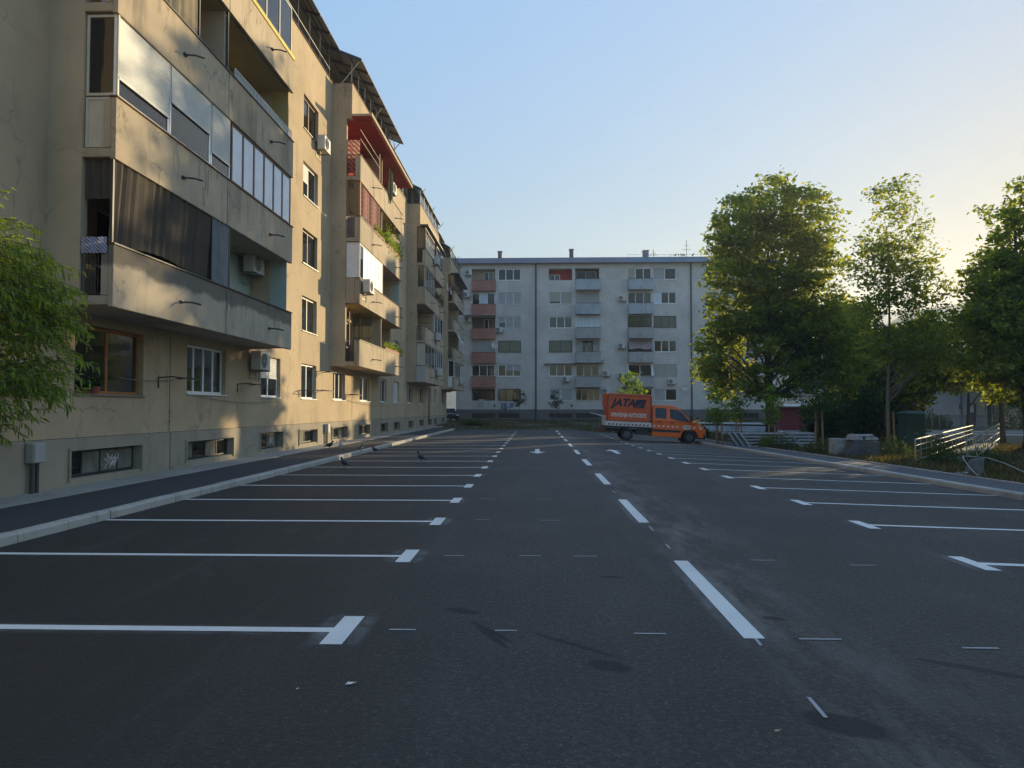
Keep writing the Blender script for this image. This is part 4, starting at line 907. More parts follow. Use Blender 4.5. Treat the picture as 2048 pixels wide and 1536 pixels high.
# roof
def roofpart(x0, x1, mat, dz=0):
    m = MB(); m.fbox(EF, x0, x1, -11.6, .55, 18.3, 18.36+dz)
    m.hexa([EF.pt(x0, .55, 18.36+dz), EF.pt(x1, .55, 18.36+dz), EF.pt(x1, -11.6, 18.36+dz), EF.pt(x0, -11.6, 18.36+dz), EF.pt(x0, .2, 18.98+dz), EF.pt(x1, .2, 18.98+dz), EF.pt(x1, -5, 19.2+dz), EF.pt(x0, -5, 19.2+dz)])
    m.build('roof', mat, eb)
roofpart(XE0-.3, 10.4, 'roof_lavender'); plain('roof_blue', (.17, .215, .26), .6, var=.15, scale=.6); roofpart(10.42, XE1+.3, 'roof_blue')
for (px, w_, h_, mt) in [(998, .44, 1.0, 'chimney_brick'), (1145, .44, 1.2, 'chimney_brick'), (1297, .62, 1.0, 'roof_blue'), (1447, .7, .9, 'chimney_brick')]:
    x = X(px); m = MB(); m.box(x-w_/2, x+w_/2, YE+1.6, YE+2.6, 18.8, 19.1+h_); ch = m.build('chimney', mt, eb, bevel=.02); m = MB(); m.box(x-w_/2-.06, x+w_/2+.06, YE+1.54, YE+2.66, 19.1+h_+.002, 19.16+h_); m.build('chimney_cap', 'stone', ch)
for px in (1072, 1381):
    x = X(px); m = MB(); m.tube((x, YE-.1, 18.25), (x, YE-.1, .5), .085, n=10)
    for z in range(2, 18, 2): m.tube((x, YE-.1, z), (x, YE-.1, z+.06), .11, n=10)
    m.build('downpipe', 'pipe_dark', eb)
m = MB()
for (px, h_) in [(1380, 2.3), (1313, 1.2), (1347, .6)]:
    x = X(px); m.tube((x, YE+2, 19), (x, YE+2, 19.1+h_), .03, n=5)
    if h_ > 1: m.tube((x-.5, YE+2, 18.9+h_*.6), (x+.5, YE+2, 18.9+h_*.6), .02, n=4); m.tube((x-.3, YE+2, 18.9+h_*.8), (x+.3, YE+2, 18.9+h_*.8), .02, n=4)
m.tube((10.5, YE+.3, 19.35), (XE1, YE+.3, 19.35), .015, n=4)
for i in range(9): m.tube((10.5+i*2.1, YE+.3, 19.0), (10.5+i*2.1, YE+.3, 19.35), .012, n=4)
m.build('aerial', 'metal_dark', eb)
for px in (989, 1143): 
    m = MB(); x = X(px); m.fbox(EF, x-.1, x+.1, .002, .05, 1.9, 2.15); m.build('wall_vent', 'black_plastic', eb)

# ================================================================ AIR CONDITIONERS, DISHES
def ac_proto():
    t = empty('air_conditioner', (0, 0, 0))
    m = MB(); m.box(-.42, .42, -.42, -.10, 0, .58); cs = m.build('casing', 'ac_white', t, bevel=.02)
    m = MB(); m.tube((-.12, -.422, .29), (-.12, -.43, .29), .235, n=20); m.build('fan_opening', 'ac_dark', t)
    m = MB()
    for r_ in (.08, .14, .2, .24):
        pts = [(-.12+math.cos(i*math.pi/9)*r_, -.436, .29+math.sin(i*math.pi/9)*r_) for i in range(19)]; m.path(pts, .006, 4)
    for i in range(4): a_ = i*math.pi/4; m.tube((-.12-math.cos(a_)*.24, -.436, .29-math.sin(a_)*.24), (-.12+math.cos(a_)*.24, -.436, .29+math.sin(a_)*.24), .006, n=4)
    m.build('grille', 'ac_white', t)
    m = MB()
    for i in range(9): m.box(.421, .426, -.38, -.14, .08+i*.05, .10+i*.05)
    m.build('side_louvre', 'ac_dark', t)
    m = MB()
    for x in (-.28, .28): m.box(x-.02, x+.02, -.45, 0, -.05, -.005); m.box(x-.02, x+.02, -.02, 0, -.3, -.05)
    m.box(-.28, .28, -.03, -.005, -.28, -.25)
    m.build('bracket', 'metal_grey', t)
    m = MB(); m.path([(.42, -.2, .12), (.5, -.15, .1), (.5, -.03, .0), (.48, -.03, -.35)], .018, 5); m.build('pipe', 'cable', t)
    return t
acp = ac_proto(); first = [True]
def ac(p, face, label, s=1.0, group=None):
    t = acp if first[0] else copy_tree(acp); first[0] = False
    t.location = p; t.rotation_euler = (0, 0, math.pi/2 if face == 'X' else 0); t.scale = (s, s, s); tag(t, label, 'air conditioner'); return t
def acE(px, py, label): p = atY(px, py, YE); ac((p.x, YE-.005, p.z-.29), 'Y', label, 1.0)
def acL(px, py, x, label, s=1): p = atX(px, py, x+.3); ac((x, p.y, p.z-.29), 'X', label, s)
acL(524, 722, XW, 'cream air conditioner beside the ground-floor window right of the near balconies', 1.0)
acL(650, 290, XW, 'air conditioner under the top window between the two nearest bays')
acL(510, 529, XW+.1, 'air conditioner mounted inside the mint walled balcony', 1.05)
acL(739, 574, XW+NF, 'air conditioner on the parapet in front of the white panelled balcony')
acL(786, 378, XW+.9, 'small white air conditioner on the balcony under the red soffit')
acL(875, 522, XW+NF, 'air conditioner under the brown glazing of the third bay')
acL(878, 674, XW+NF, 'air conditioner on the parapet of the third bay beside the open balcony')
acL(880, 744, XW+NF, 'lowest air conditioner on the third bay, at the white glazing')
acL(924, 762, XW+NF, 'air conditioner on the farthest bay, beside its lowest parapet')
acE(937, 546, 'air conditioner left of the topmost red balcony of the grey block')
acE(933, 590, 'air conditioner left of the second red balcony from the top')
acE(936, 639, 'air conditioner below a thin slab left of the third red balcony from the top')
acE(998, 660, 'air conditioner under the half-shuttered window right of the red balconies')
acE(1131, 758, 'air conditioner under the window with colourful painted reflections')
acE(1212, 747, 'air conditioner on bare grey wall right of the white glazed balcony, upper of two')
acE(1211, 782, 'air conditioner just above the rear of the orange truck')
acE(1243, 597, 'air conditioner highest on the wall left of the right-hand balcony column')
acE(1242, 692, 'air conditioner left of the balcony with the pink awning')
acE(1242, 751, 'air conditioner with dark fan left of the sapling above the truck')
acE(1342, 763, 'air conditioner right of the sapling, above the truck cab')
acE(1198, 716, 'small air conditioner at the right edge of a grey balcony, seen edge on')
def dish(p, face, label, r=.42):
    t = empty('satellite_dish', p, label, 'satellite dish', rz=math.pi/2 if face == 'X' else 0); m = MB(); k = 16; vs = [(0, 0, 0)]
    for j in (1, 2, 3):
        for i in range(k): a_ = 2*math.pi*i/k; rr = r*j/3; vs.append((math.cos(a_)*rr, -.12*(j/3)**2, math.sin(a_)*rr))
    fs = [(0, 1+i, 1+(i+1) % k) for i in range(k)]+[(1+(j-1)*k+i, 1+j*k+i, 1+j*k+(i+1) % k, 1+(j-1)*k+(i+1) % k) for j in (1, 2) for i in range(k)]
    vs = [(x*.93, y-.35-.25*x*0+.3*z*.3, z) for x, y, z in vs]; m.add(vs, fs)
    b_ = m.mesh('reflector', 'ac_white', smooth=True); o = bpy.data.objects.new('reflector', b_); COL.objects.link(o); o.parent = t
    m = MB(); m.path([(0, 0, -.1), (0, -.3, -.05)], .025, 6); m.build('mount', 'metal_grey', t, o=None) if False else None
    mm = m.mesh('mount', 'metal_grey'); o = bpy.data.objects.new('mount', mm); COL.objects.link(o); o.parent = t
    m = MB(); m.path([(0, -.4, -.38), (0, -.75, -.2)], .015, 5); m.box(-.04, .04, -.82, -.72, -.24, -.14); mm = m.mesh('feed_arm', 'metal_dark'); o = bpy.data.objects.new('feed_arm', mm); COL.objects.link(o); o.parent = t
p = atY(990, 690, YE-.6); dish((p.x, YE-.5, p.z), 'Y', 'white satellite dish at the corner of the fourth red balcony')
p = atY(1369, 776, YE); dish((p.x, YE, p.z), 'Y', 'dark satellite dish on bare wall beside the right downpipe', .35)
p = atX(889, 574, XW+NF+.2); dish((XW+NF, p.y, p.z), 'X', 'white satellite dish on the third bay of the ochre building', .4)
p = atX(893, 576, XW+NF+.2); dish((XW+NF, p.y+.9, p.z-.1), 'X', 'second white satellite dish further along the third bay', .34)
# meter boxes on the near wall
def meter(px, py, w_, h_, label):
    p = atX(px, py, XW+.05); t = empty('meter_box', (XW+.04, p.y, p.z), label, 'utility box'); x = XW+.04
    m = MB(); m.box(x, x+.16, p.y-w_/2, p.y+w_/2, p.z-h_/2, p.z+h_/2); m.build('case', 'box_plastic', t, bevel=.02)
    m = MB(); m.box(x+.16, x+.175, p.y-w_/2+.015, p.y+w_/2-.015, p.z-h_/2+.015, p.z+h_/2-.015); m.build('lid', 'box_plastic', t, bevel=.01)
    m = MB(); m.tube((x+.07, p.y-.07, .12), (x+.07, p.y-.07, p.z-h_/2), .035, n=8); m.build('conduit', 'pipe_dark', t)
    m = MB(); m.tube((x+.07, p.y+.07, .12), (x+.07, p.y+.07, p.z-h_/2), .035, n=8); m.build('conduit', 'pipe_dark', t)
meter(63, 906, .32, .36, 'grey plastic meter box on two conduits low on the near wall')
meter(651, 857, .3, .4, 'grey meter box on conduits between two distant basement windows')
# window flower pot, flower boxes and trailing plants are added with the planting
# far houses' small wall things: laundry
lx = X(1000)
t = empty('laundry_rack', (X(1018), YE-.1, 2.2), 'wall rack with pale washing hung below a ground-floor window of the grey block', 'laundry rack')
m = MB(); 
for xx in (X(1003), X(1028)): m.tube((xx, YE, 2.3), (xx, YE-.9, 2.35), .015, n=4)
for q in (.3, .6, .85): m.tube((X(1003), YE-q, 2.33), (X(1028), YE-q, 2.33), .008, n=4)
m.build('rack', 'metal_grey', t)
for i, (q0, q1, q, zz, mt) in enumerate([(1003, 1007, .85, 1.3, 'cloth_grey'), (1008, 1014, .6, 1.6, 'cloth_blue'), (1015, 1019, .6, 1.5, 'cloth_white'), (1020, 1027, .85, 1.8, 'cloth_blue')]):
    o = folds(EF, X(q0), X(q1), q, zz, 2.32, .03, 8).build('washing', mt, o=(X(q0), YE-q, 2.3)); tag(o, ['grey garment hanging at the left end of the washing rack', 'blue garment hanging second from the left on the rack', 'white cloth hanging at the middle of the washing rack', 'blue garment hanging at the right end of the rack'][i], 'laundry')
o = folds(EF, X(957), X(969), .2, rz(1)-.55, rz(1)+.15, .05, 10, hem=.1).build('hanging_cloth', 'cloth_white', o=(X(963), YE-.2, rz(1))); tag(o, 'white cloth bulging over the sill of the brown ground-floor loggia', 'cloth')

# ================================================================ TREES AND PLANTING
NR = np.random.default_rng(11)
def leaves_mesh(name, C, size, mat, flat=.6, aspect=.55, seed=1, droop=.3, o=(0, 0, 0)):
    """one folded diamond of two triangles-pairs per leaf at centres C"""
    r = np.random.default_rng(seed); n = len(C)
    a = r.normal(size=(n, 3)); a[:, 2] = a[:, 2]*flat-droop; a /= np.linalg.norm(a, axis=1)[:, None]
    b = r.normal(size=(n, 3)); b -= (b*a).sum(1)[:, None]*a; b /= np.linalg.norm(b, axis=1)[:, None]
    nn = np.cross(a, b); s = size*(.5+r.gamma(4, .14, n))[:, None]
    C = C-np.array(o)
    P = np.stack([C-a*s*.5, C+b*s*aspect*.5+nn*s*.10, C+a*s*.5, C-b*s*aspect*.5+nn*s*.10], 1).reshape(-1, 3)
    me = bpy.data.meshes.new(name); me.vertices.add(4*n); me.vertices.foreach_set('co', P.astype('f').ravel())
    me.loops.add(4*n); me.loops.foreach_set('vertex_index', np.arange(4*n, dtype='i'))
    me.polygons.add(n); me.polygons.foreach_set('loop_start', np.arange(0, 4*n, 4, dtype='i')); me.polygons.foreach_set('loop_total', np.full(n, 4, 'i'))
    me.materials.append(MAT[mat]); me.update(calc_edges=True); return me
def crown_points(blobs, nclus, nleaf, rad, seed, shell=.75, low=None):
    r = np.random.default_rng(seed); B = np.array(blobs, float); vol = (B[:, 3]*B[:, 4]*B[:, 5])**.8; wv = vol/vol.sum()
    idx = r.choice(len(B), nclus, p=wv); d = r.normal(size=(nclus, 3)); d /= np.linalg.norm(d, axis=1)[:, None]
    rr = r.uniform(0, 1, nclus)**(1/3*shell*1.0); K = B[idx, :3]+d*B[idx, 3:6]*rr[:, None]
    k = r.poisson(nleaf, nclus)+3; rep = np.repeat(np.arange(nclus), k); sc = rad*r.uniform(.6, 1.25, nclus)
    off = np.clip(r.normal(size=(len(rep), 3)), -1.6, 1.6)*sc[rep][:, None]*np.array([1, 1, .55]); return K, K[rep]+off
def tree(label, base, blobs, height, r0, nclus, nleaf, size, rad=.38, mat='leaf_tree', seed=1, group=None, limbs=14, cat='tree', name='tree', trunk_to=None, bark='bark', aspect=.55, shell=.75, stake=False):
    base = Vector(base); t = empty(name, base, label, cat, group); rr = random.Random(seed); m = MB()
    top = Vector(trunk_to) if trunk_to else base+Vector((rr.uniform(-.3, .3), rr.uniform(-.3, .3), height*.9)); pts = []
    K, C = crown_points(blobs, nclus, nleaf, rad, seed, shell)
    cc = C[:, 0]*math.cos(R(39.6))-C[:, 1]*math.sin(R(39.6)); C = C[~((np.abs(cc+20.7) < .55) & (C[:, 2] < 6.6))]      # leaves cut out along the sun's bearing so a streak lights the ground
    for i in range(9):
        q = i/8; p = base.lerp(top, q); p.x += math.sin(q*5+seed)*.12*height/14; p.y += math.cos(q*4+seed)*.12*height/14; pts.append(p)
    pts[0] = base+Vector((0, 0, -.15)); m.path(pts, [r0*1.25]+[r0*(1-.88*i/8) for i in range(1, 9)], 9)
    def onpath(z):
        for a, b in zip(pts[:-1], pts[1:]):
            if a.z <= z <= b.z: return a.lerp(b, (z-a.z)/(b.z-a.z)), r0*(1-.85*(z-base.z)/(top.z-base.z))
        return pts[-1], r0*.12
    sel = rr.sample(range(len(K)), min(limbs, len(K)))
    for i in sel:
        e = Vector(K[i]); hd = math.hypot(e.x-base.x, e.y-base.y); z0 = max(base.z+height*.18, min(top.z-.2, e.z-hd*rr.uniform(.6, 1.1))); s, rad_ = onpath(z0)
        mid = s.lerp(e, .5)+Vector((rr.uniform(-.2, .2), rr.uniform(-.2, .2), hd*.08)); rb_ = min(rad_*.55, .03+hd*.022)
        m.path([s, s.lerp(mid, .5), mid, mid.lerp(e, .6), e], [rb_, rb_*.8, rb_*.6, rb_*.35, rb_*.15], 5)
    m.build('trunk', bark, t, smooth=True)
    me = leaves_mesh('crown', C, size, mat, seed=seed, aspect=aspect, o=base); c = bpy.data.objects.new('crown', me); COL.objects.link(c); c.parent = t
    if stake:
        m = MB()
        for dx in (-.16, .2): m.tube((base.x+dx, base.y-.1, base.z-.1), (base.x+dx*.8, base.y-.1, base.z+stake), .045, n=7)
        m.build('stake', 'stake_wood', t)
    return t
def pb(Y, lst, depth=None):
    """crown lobes given by outline in the photograph, at their own distance"""
    out = []
    for (px, py, rx, ry, *dy) in lst:
        y = Y+(dy[0] if dy else 0); p = atY(px, py, y); k = y/FPX; out.append((p.x, y, p.z, rx*k, (depth or (rx+ry)/2*k*.85), ry*k))
    return out
# the tall chestnut
Y1 = 49.0; b0 = atY(1543, 868, Y1)
T1 = tree('tallest dense chestnut tree with a broad crown right of the orange truck', (b0.x, Y1, gz(b0.x, Y1)-.05),
     pb(Y1, [(1545, 408, 62, 58), (1482, 455, 55, 70), (1615, 450, 50, 72), (1455, 520, 50, 60), (1560, 520, 85, 85), (1640, 520, 42, 60), (1490, 610, 85, 80), (1600, 620, 85, 90), (1450, 700, 50, 65), (1540, 720, 95, 90), (1635, 670, 80, 80), (1660, 740, 65, 60), (1475, 770, 42, 34), (1430, 740, 28, 40)], 3.0),
     14.6, .34, 1450, 30, .27, .37, seed=3, limbs=44, shell=1.0)
Y2 = 41.0; b0 = atY(1780, 893, Y2)
T2 = tree('tall slender tree with a thin see-through crown and staked trunk, left of the green kiosk', (b0.x, Y2, gz(b0.x, Y2)-.05),
     pb(Y2, [(1785, 398, 32, 42), (1790, 465, 62, 55), (1745, 520, 50, 52), (1830, 530, 45, 50), (1785, 570, 70, 60), (1735, 620, 38, 36), (1850, 600, 50, 50), (1870, 660, 50, 50), (1820, 690, 60, 45), (1755, 690, 40, 40), (1850, 735, 55, 45), (1850, 690, 55, 45)], 2.0),
     13.6, .12, 560, 14, .215, .34, seed=5, limbs=40, stake=2.0, bark='bark_pale', shell=1.2)
Y3 = 37.0; b0 = atY(2055, 880, Y3)
T3 = tree('large maple-like tree cut off by the right edge of the photo', (b0.x, Y3, gz(b0.x, Y3)-.05),
     pb(Y3, [(2025, 415, 40, 42), (2040, 500, 50, 50), (2010, 560, 62, 60), (2060, 600, 90, 80), (1990, 640, 55, 55), (2030, 700, 75, 60), (1975, 725, 40, 36), (2040, 770, 60, 40), (2100, 520, 70, 110), (2110, 700, 80, 80)], 2.8),
     13.0, .3, 720, 34, .25, .36, seed=8, limbs=34, shell=1.0)
# dense dark trees behind them
def bgtree(label, Y, lst, seed, mat='leaf_back', ncl=420, height=8, nl=30, size=.3, depth=2.6, r0=.2):
    P = pb(Y, lst, depth); xs_ = [p[0] for p in P]; x = sum(xs_)/len(xs_); return tree(label, (x, Y, gz(x, Y)-.05), P, height, r0, ncl, nl, size, .5, mat, seed, limbs=4, shell=1.1)
bgtree('dark spreading tree behind and right of the tallest chestnut', 58, [(1695, 650, 50, 55), (1690, 720, 50, 50), (1725, 700, 40, 50)], 21, ncl=380, height=9)
bgtree('yellow-green lit tree behind the slender staked tree', 56, [(1740, 715, 45, 45), (1770, 770, 50, 40), (1725, 780, 40, 30)], 22, ncl=330, height=6)
bgtree('dark tree added as a sun block between the slender staked tree and the cut-off maple', 62, [(1930, 745, 40, 28), (1975, 730, 45, 40), (1900, 760, 36, 26)], 24, ncl=300, height=6)  # added to fill a gap that let sun onto the asphalt
bgtree('small dark tree added behind the cut-off maple to block the low sun', 48, [(1990, 648, 60, 42), (2010, 625, 40, 40)], 25, ncl=300, height=7)  # added behind the foliage to stop a sunlit band on the asphalt
bgtree('dark round tree right of the slender staked tree, above the green kiosk', 52, [(1850, 680, 50, 50), (1835, 745, 60, 50), (1880, 740, 35, 40), (1810, 790, 40, 28)], 23, ncl=420, height=7.5)
def shrub(label, x, y, rx, ry, rz_, n, size, mat='leaf_shrub', seed=1, name='shrub', z=None, cat='shrub', group=None, aspect=.5):
    z = terr(x, y) if z is None else z; t = empty(name, (x, y, z), label, cat, group); m = MB(); rr = random.Random(seed)
    for i in range(9): a = rr.random()*6.28; m.path([(x, y, z), (x+math.cos(a)*rx*.3, y+math.sin(a)*ry*.3, z+rz_*.6), (x+math.cos(a)*rx*.7, y+math.sin(a)*ry*.7, z+rz_*1.3)], [.02, .014, .005], 4)
    m.build('stem', 'bark', t)
    r = np.random.default_rng(seed); d = r.normal(size=(n, 3)); d /= np.linalg.norm(d, axis=1)[:, None]; d[:, 2] = np.abs(d[:, 2])*1.0
    q = r.uniform(.0, 1, n)**.4; C = np.array([x, y, z+.02])+d*q[:, None]*np.array([rx, ry, rz_*1.6])*(1+.25*np.sin(d[:, :1]*5+d[:, 1:2]*7))
    me = leaves_mesh('foliage', C, size, mat, seed=seed, flat=.8, droop=-.2, aspect=aspect, o=(x, y, z)); c = bpy.data.objects.new('foliage', me); COL.objects.link(c); c.parent = t; return t
for i, (px, py, Y, rw, h_, lab) in enumerate([(1700, 840, 53, 2.0, 2.1, 'dark bush right of the red hut'), (1650, 835, 55, 1.6, 1.9, 'dark bush between the red hut and the staked sapling'), (1745, 845, 51, 1.9, 2.2, 'large dark bush directly behind the broken concrete trough'), (1790, 840, 54, 1.9, 2.4, 'dark bush left of the green kiosk'), (1395, 862, 52, .7, .5, 'low dark bush behind the nose of the truck')]):
    p = atY(px, py, Y); shrub(lab, p.x, Y, rw, 1.5, h_, 4200, .24, seed=30+i)
# saplings with stakes
def sapling(label, px, pyb, Y, pyt, seed, wpx=26, stake=1.5, n=46, mat='leaf_young', z=None, leaf=.13, r0=.035):
    p = atY(px, pyb, Y); zb_ = terr(p.x, Y) if z is None else z; t0 = atY(px, pyt, Y).z; h = t0-zb_; k = Y/FPX
    bl = [(p.x, Y, zb_+h*.82, wpx*k*.55, wpx*k*.5, h*.17), (p.x+.1, Y, zb_+h*.62, wpx*k, wpx*k*.8, h*.2), (p.x-.15, Y, zb_+h*.48, wpx*k*.7, wpx*k*.7, h*.12)]
    return tree(label, (p.x, Y, zb_), bl, h, r0, n, 20, leaf, .2, mat, seed, 'young trees in the verge', limbs=12, name='sapling', bark='bark_pale', stake=stake, cat='young tree')
sapling('sapling with two stakes just right of the truck nose, leftmost in the verge', 1437, 865, 40.5, 765, 41, 26)
sapling('sapling on reddish stake, second from the left in the verge behind the steel stack', 1476, 860, 46, 770, 42, 20, stake=1.9)
sapling('thin sapling in front of the steel stack and the tall chestnut', 1542, 880, 39, 770, 43, 16, stake=1.2, n=30)
sapling('sapling with a tall pale stake at the right end of the steel stack', 1636, 893, 35, 735, 44, 40, stake=1.9, n=70, mat='leaf_shrub')
sapling('bright green sapling rising behind the truck box', 1262, 850, 54, 744, 45, 30, stake=0, n=90, leaf=.17, r0=.05)
sapling('small thin sapling before the grey wall left of the downpipe', 1038, 838, 78, 772, 46, 12, stake=0, n=26, mat='leaf_shrub', leaf=.16)
sapling('small thin sapling before the white shuttered window', 1110, 838, 78, 775, 47, 12, stake=0, n=26, mat='leaf_shrub', leaf=.16)
for i, (px, py, Y, rw, h_, mat, lab) in enumerate([(1444, 880, 37.5, .45, .35, 'leaf_young', 'bright green tuft at the foot of the leftmost sapling'), (1530, 885, 36, 1.0, .45, 'leaf_shrub', 'dark weeds in front of the steel stack'), (1395+15, 872, 41, .6, .35, 'leaf_shrub', 'dark weeds behind the tuft at the truck nose'), (1640, 905, 31.5, .7, .4, 'leaf_shrub', 'weeds at the foot of the sapling with the tall pale stake'), (1785, 905, 30, .8, .5, 'leaf_shrub', 'dark weeds beside the trough, right side'), (1870, 915, 27.5, .9, .5, 'leaf_shrub', 'weeds between the two steel railings'), (1965, 925, 24, .9, .4, 'leaf_shrub', 'weeds right of the right-hand railing'), (1885, 920, 25.5, .6, .5, 'leaf_shrub', 'weeds under the near end of the left railing')]):
    p = atY(px, py, Y); shrub(lab, max(p.x, 11.6), Y, rw, rw*.8, h_, 700, .13, mat, 60+i, aspect=.25)
# neighbours beyond the right-hand edge that throw the shade over the lot
def outer(src, x, y, s, rz_, lab):
    t = copy_tree(src); t.location = (x, y, gz(x, y)); t.rotation_euler = (0, 0, rz_); t.scale = (s, s, s); tag(t, lab, 'tree', 'tall trees along the street beyond the right edge'); return t
for (src, x, y, s, a, lab) in OUTER: outer({1: T1, 3: T3}[src], x, y, s, a, lab)
# peach bush at the left edge
def peach():
    base = Vector((-8.75, 10.4, .12)); t = empty('peach_tree', base, 'small leafy peach tree with narrow drooping leaves at the left edge', 'tree'); rr = random.Random(77); m = MB(); LV = []; LD = []
    for s in range(10):
        a = rr.uniform(0, 6.28); m.path([base+Vector((0, 0, -.1)), base+Vector((math.cos(a)*.15, math.sin(a)*.15, .9)), base+Vector((math.cos(a)*.6, math.sin(a)*.5, 2.2)), base+Vector((math.cos(a)*.9, math.sin(a)*.8, 3.3))], [.05, .04, .025, .012], 6)
    lob = [(-8.55, 10.8, 3.35, .95, .9, .9), (-8.35, 11.1, 2.6, 1.05, .9, .9), (-8.6, 10.9, 1.9, .95, .9, .65), (-8.9, 10.8, 1.35, .6, .6, .4), (-8.6, 10.7, 4.3, .7, .6, .6), (-8.3, 11.0, 3.9, .75, .7, .5), (-8.05, 11.2, 3.4, .7, .6, .45), (-8.1, 11.3, 3.0, .7, .6, .4), (-8.15, 11.2, 2.15, .65, .6, .4)]
    for i in range(660):
        b = rr.choice(lob); d = Vector((rr.gauss(0, 1), rr.gauss(0, 1), rr.gauss(0, 1))).normalized(); q = rr.random()**.4
        s = Vector((b[0]+d.x*b[3]*q*.85, b[1]+d.y*b[4]*q*.85, b[2]+d.z*b[5]*q*.85)); o_ = Vector((s.x-base.x, s.y-base.y, rr.uniform(-.3, .8))).normalized()
        ln = rr.uniform(.35, .75); pts = [s]
        for k in range(4): o_ = (o_+Vector((rr.uniform(-.15, .15), rr.uniform(-.15, .15), -.2))).normalized(); pts.append(pts[-1]+o_*ln/4)
        m.path(pts, [.006, .005, .004, .003, .002], 3)
        for k in range(17):
            u = k/16*3.99; j = int(u); p = pts[j].lerp(pts[j+1], u-j); ax = (pts[j+1]-pts[j]).normalized()
            sd = ax.cross(Vector((rr.uniform(-1, 1), rr.uniform(-1, 1), rr.uniform(-1, 1)))).normalized(); LV.append(p); LD.append((ax*.55+sd*.8+Vector((0, 0, -.35))).normalized())
    m.build('branches', 'bark', t)
    n = len(LV); P = np.array(LV)-np.array(base); D = np.array(LD); r = np.random.default_rng(4); S = (.105*r.uniform(.7, 1.35, n))[:, None]
    B = r.normal(size=(n, 3)); B -= (B*D).sum(1)[:, None]*D; B /= np.linalg.norm(B, axis=1)[:, None]; G = np.array([0, 0, -1.0])
    W = S*.13
    V = np.stack([P, P+D*S*.35+B*W+G*S*.03, P+D*S*.35-B*W+G*S*.03, P+D*S*.7+B*W*.8+G*S*.14, P+D*S*.7-B*W*.8+G*S*.14, P+D*S+G*S*.3], 1).reshape(-1, 3)
    F = np.array([[0, 2, 1, -1], [1, 2, 4, 3], [3, 4, 5, -1]]); fs = []
    for i in range(n): k = i*6; fs += [(k, k+2, k+1), (k+1, k+2, k+4, k+3), (k+3, k+4, k+5)]
    me = bpy.data.meshes.new('crown'); me.from_pydata(V.tolist(), [], fs); me.materials.append(MAT['leaf_peach']); o = bpy.data.objects.new('crown', me); COL.objects.link(o); o.parent = t
peach()
# balcony planting
def boxplant(label, x, y0, y1, z, n, seed, h=.25, drop=.0, mat='leaf_young'):
    t = empty('flower_box', (x, (y0+y1)/2, z), label, 'flower box'); m = MB(); m.box(x-.08, x+.08, y0, y1, z, z+.14); m.build('trough', 'terracotta', t)
    r = np.random.default_rng(seed); C = np.stack([x+r.normal(size=n)*.09, r.uniform(y0, y1, n), z+.12+np.abs(r.normal(size=n))*h-(r.random(n) < .35)*r.random(n)*drop], 1)
    me = leaves_mesh('foliage', C, .11, mat, seed=seed, o=(x, (y0+y1)/2, z)); c = bpy.data.objects.new('foliage', me); COL.objects.link(c); c.parent = t
XB = XW+NF-.05; B2 = BAYS[1]; B3 = BAYS[2]
boxplant('row of dry flower boxes on the lowest parapet of the second bay', XB, 37.9, B2[1]-.1, zb(0)+1.15, 500, 1, .14)
boxplant('flower boxes in front of the red and white striped curtain', XB, B2[0]+3.0, B2[0]+5.2, zb(2)+1.15, 500, 2, .12, .2)
boxplant('thick leafy plants spilling over the third parapet of the second bay', XB, B2[0]+6.0, B2[1]-.3, zb(2)+1.15, 1300, 3, .38, .5)
boxplant('dark trailing plants on the middle parapet of the third bay', XB, B3[0]+5.6, B3[1]-.5, zb(2)+1.15, 1000, 4, .25, .7, 'leaf_shrub')
p = atX(190, 775, XW+.05); t = empty('flower_pot', p, 'terracotta pot with a small plant on the orange framed window sill', 'flower pot')
m = MB(); m.path([(p.x, p.y, p.z-.12), (p.x, p.y, p.z+.02)], [.08, .11], 12); m.build('pot', 'terracotta', t); r = np.random.default_rng(3)
C = np.array(p)+np.array([0, 0, .1])+r.normal(size=(160, 3))*np.array([.07, .1, .06]); me = leaves_mesh('plant', C, .07, 'leaf_shrub', o=p); c = bpy.data.objects.new('plant', me); COL.objects.link(c); c.parent = t
# grass
def grass(name, fn, n, seed, hmin, hmax, label=None):
    r = np.random.default_rng(seed); P = []
    while len(P) < n:
        x, y = fn(r); P.append((x, y, terr(x, y)))
    P = np.array(P); k = len(P); h = r.uniform(hmin, hmax, k); a = r.uniform(0, 6.28, k); ln = r.normal(size=(k, 2))*.35; w_ = np.stack([np.cos(a), np.sin(a), 0*a], 1)*(h*.09+.008)[:, None]
    T = P+np.stack([ln[:, 0]*h, ln[:, 1]*h, h], 1); V = np.stack([P-w_, P+w_, T], 1).reshape(-1, 3)
    me = bpy.data.meshes.new(name); me.vertices.add(3*k); me.vertices.foreach_set('co', V.astype('f').ravel()); me.loops.add(3*k); me.loops.foreach_set('vertex_index', np.arange(3*k, dtype='i'))
    me.polygons.add(k); me.polygons.foreach_set('loop_start', np.arange(0, 3*k, 3, dtype='i')); me.polygons.foreach_set('loop_total', np.full(k, 3, 'i')); me.materials.append(MAT['grass_blade']); me.update(calc_edges=True)
    o = bpy.data.objects.new(name, me); COL.objects.link(o); tag(o, label, 'grass', kind='stuff')
def dens(x, y): return math.sin(x*.9+y*.35)+math.sin(y*.7-x*.5)
def g1(r):
    while True:
        x, y = r.uniform(-9, 28), r.uniform(60.5, 84)
        if dens(x, y) > r.uniform(-1.8, 1): return x, y
def g2(r):
    while True:
        y = 16+44*r.random(); x = 11.3+r.random()**1.4*16
        if dens(x, y) > r.uniform(-1.6, 1.4): return x, y
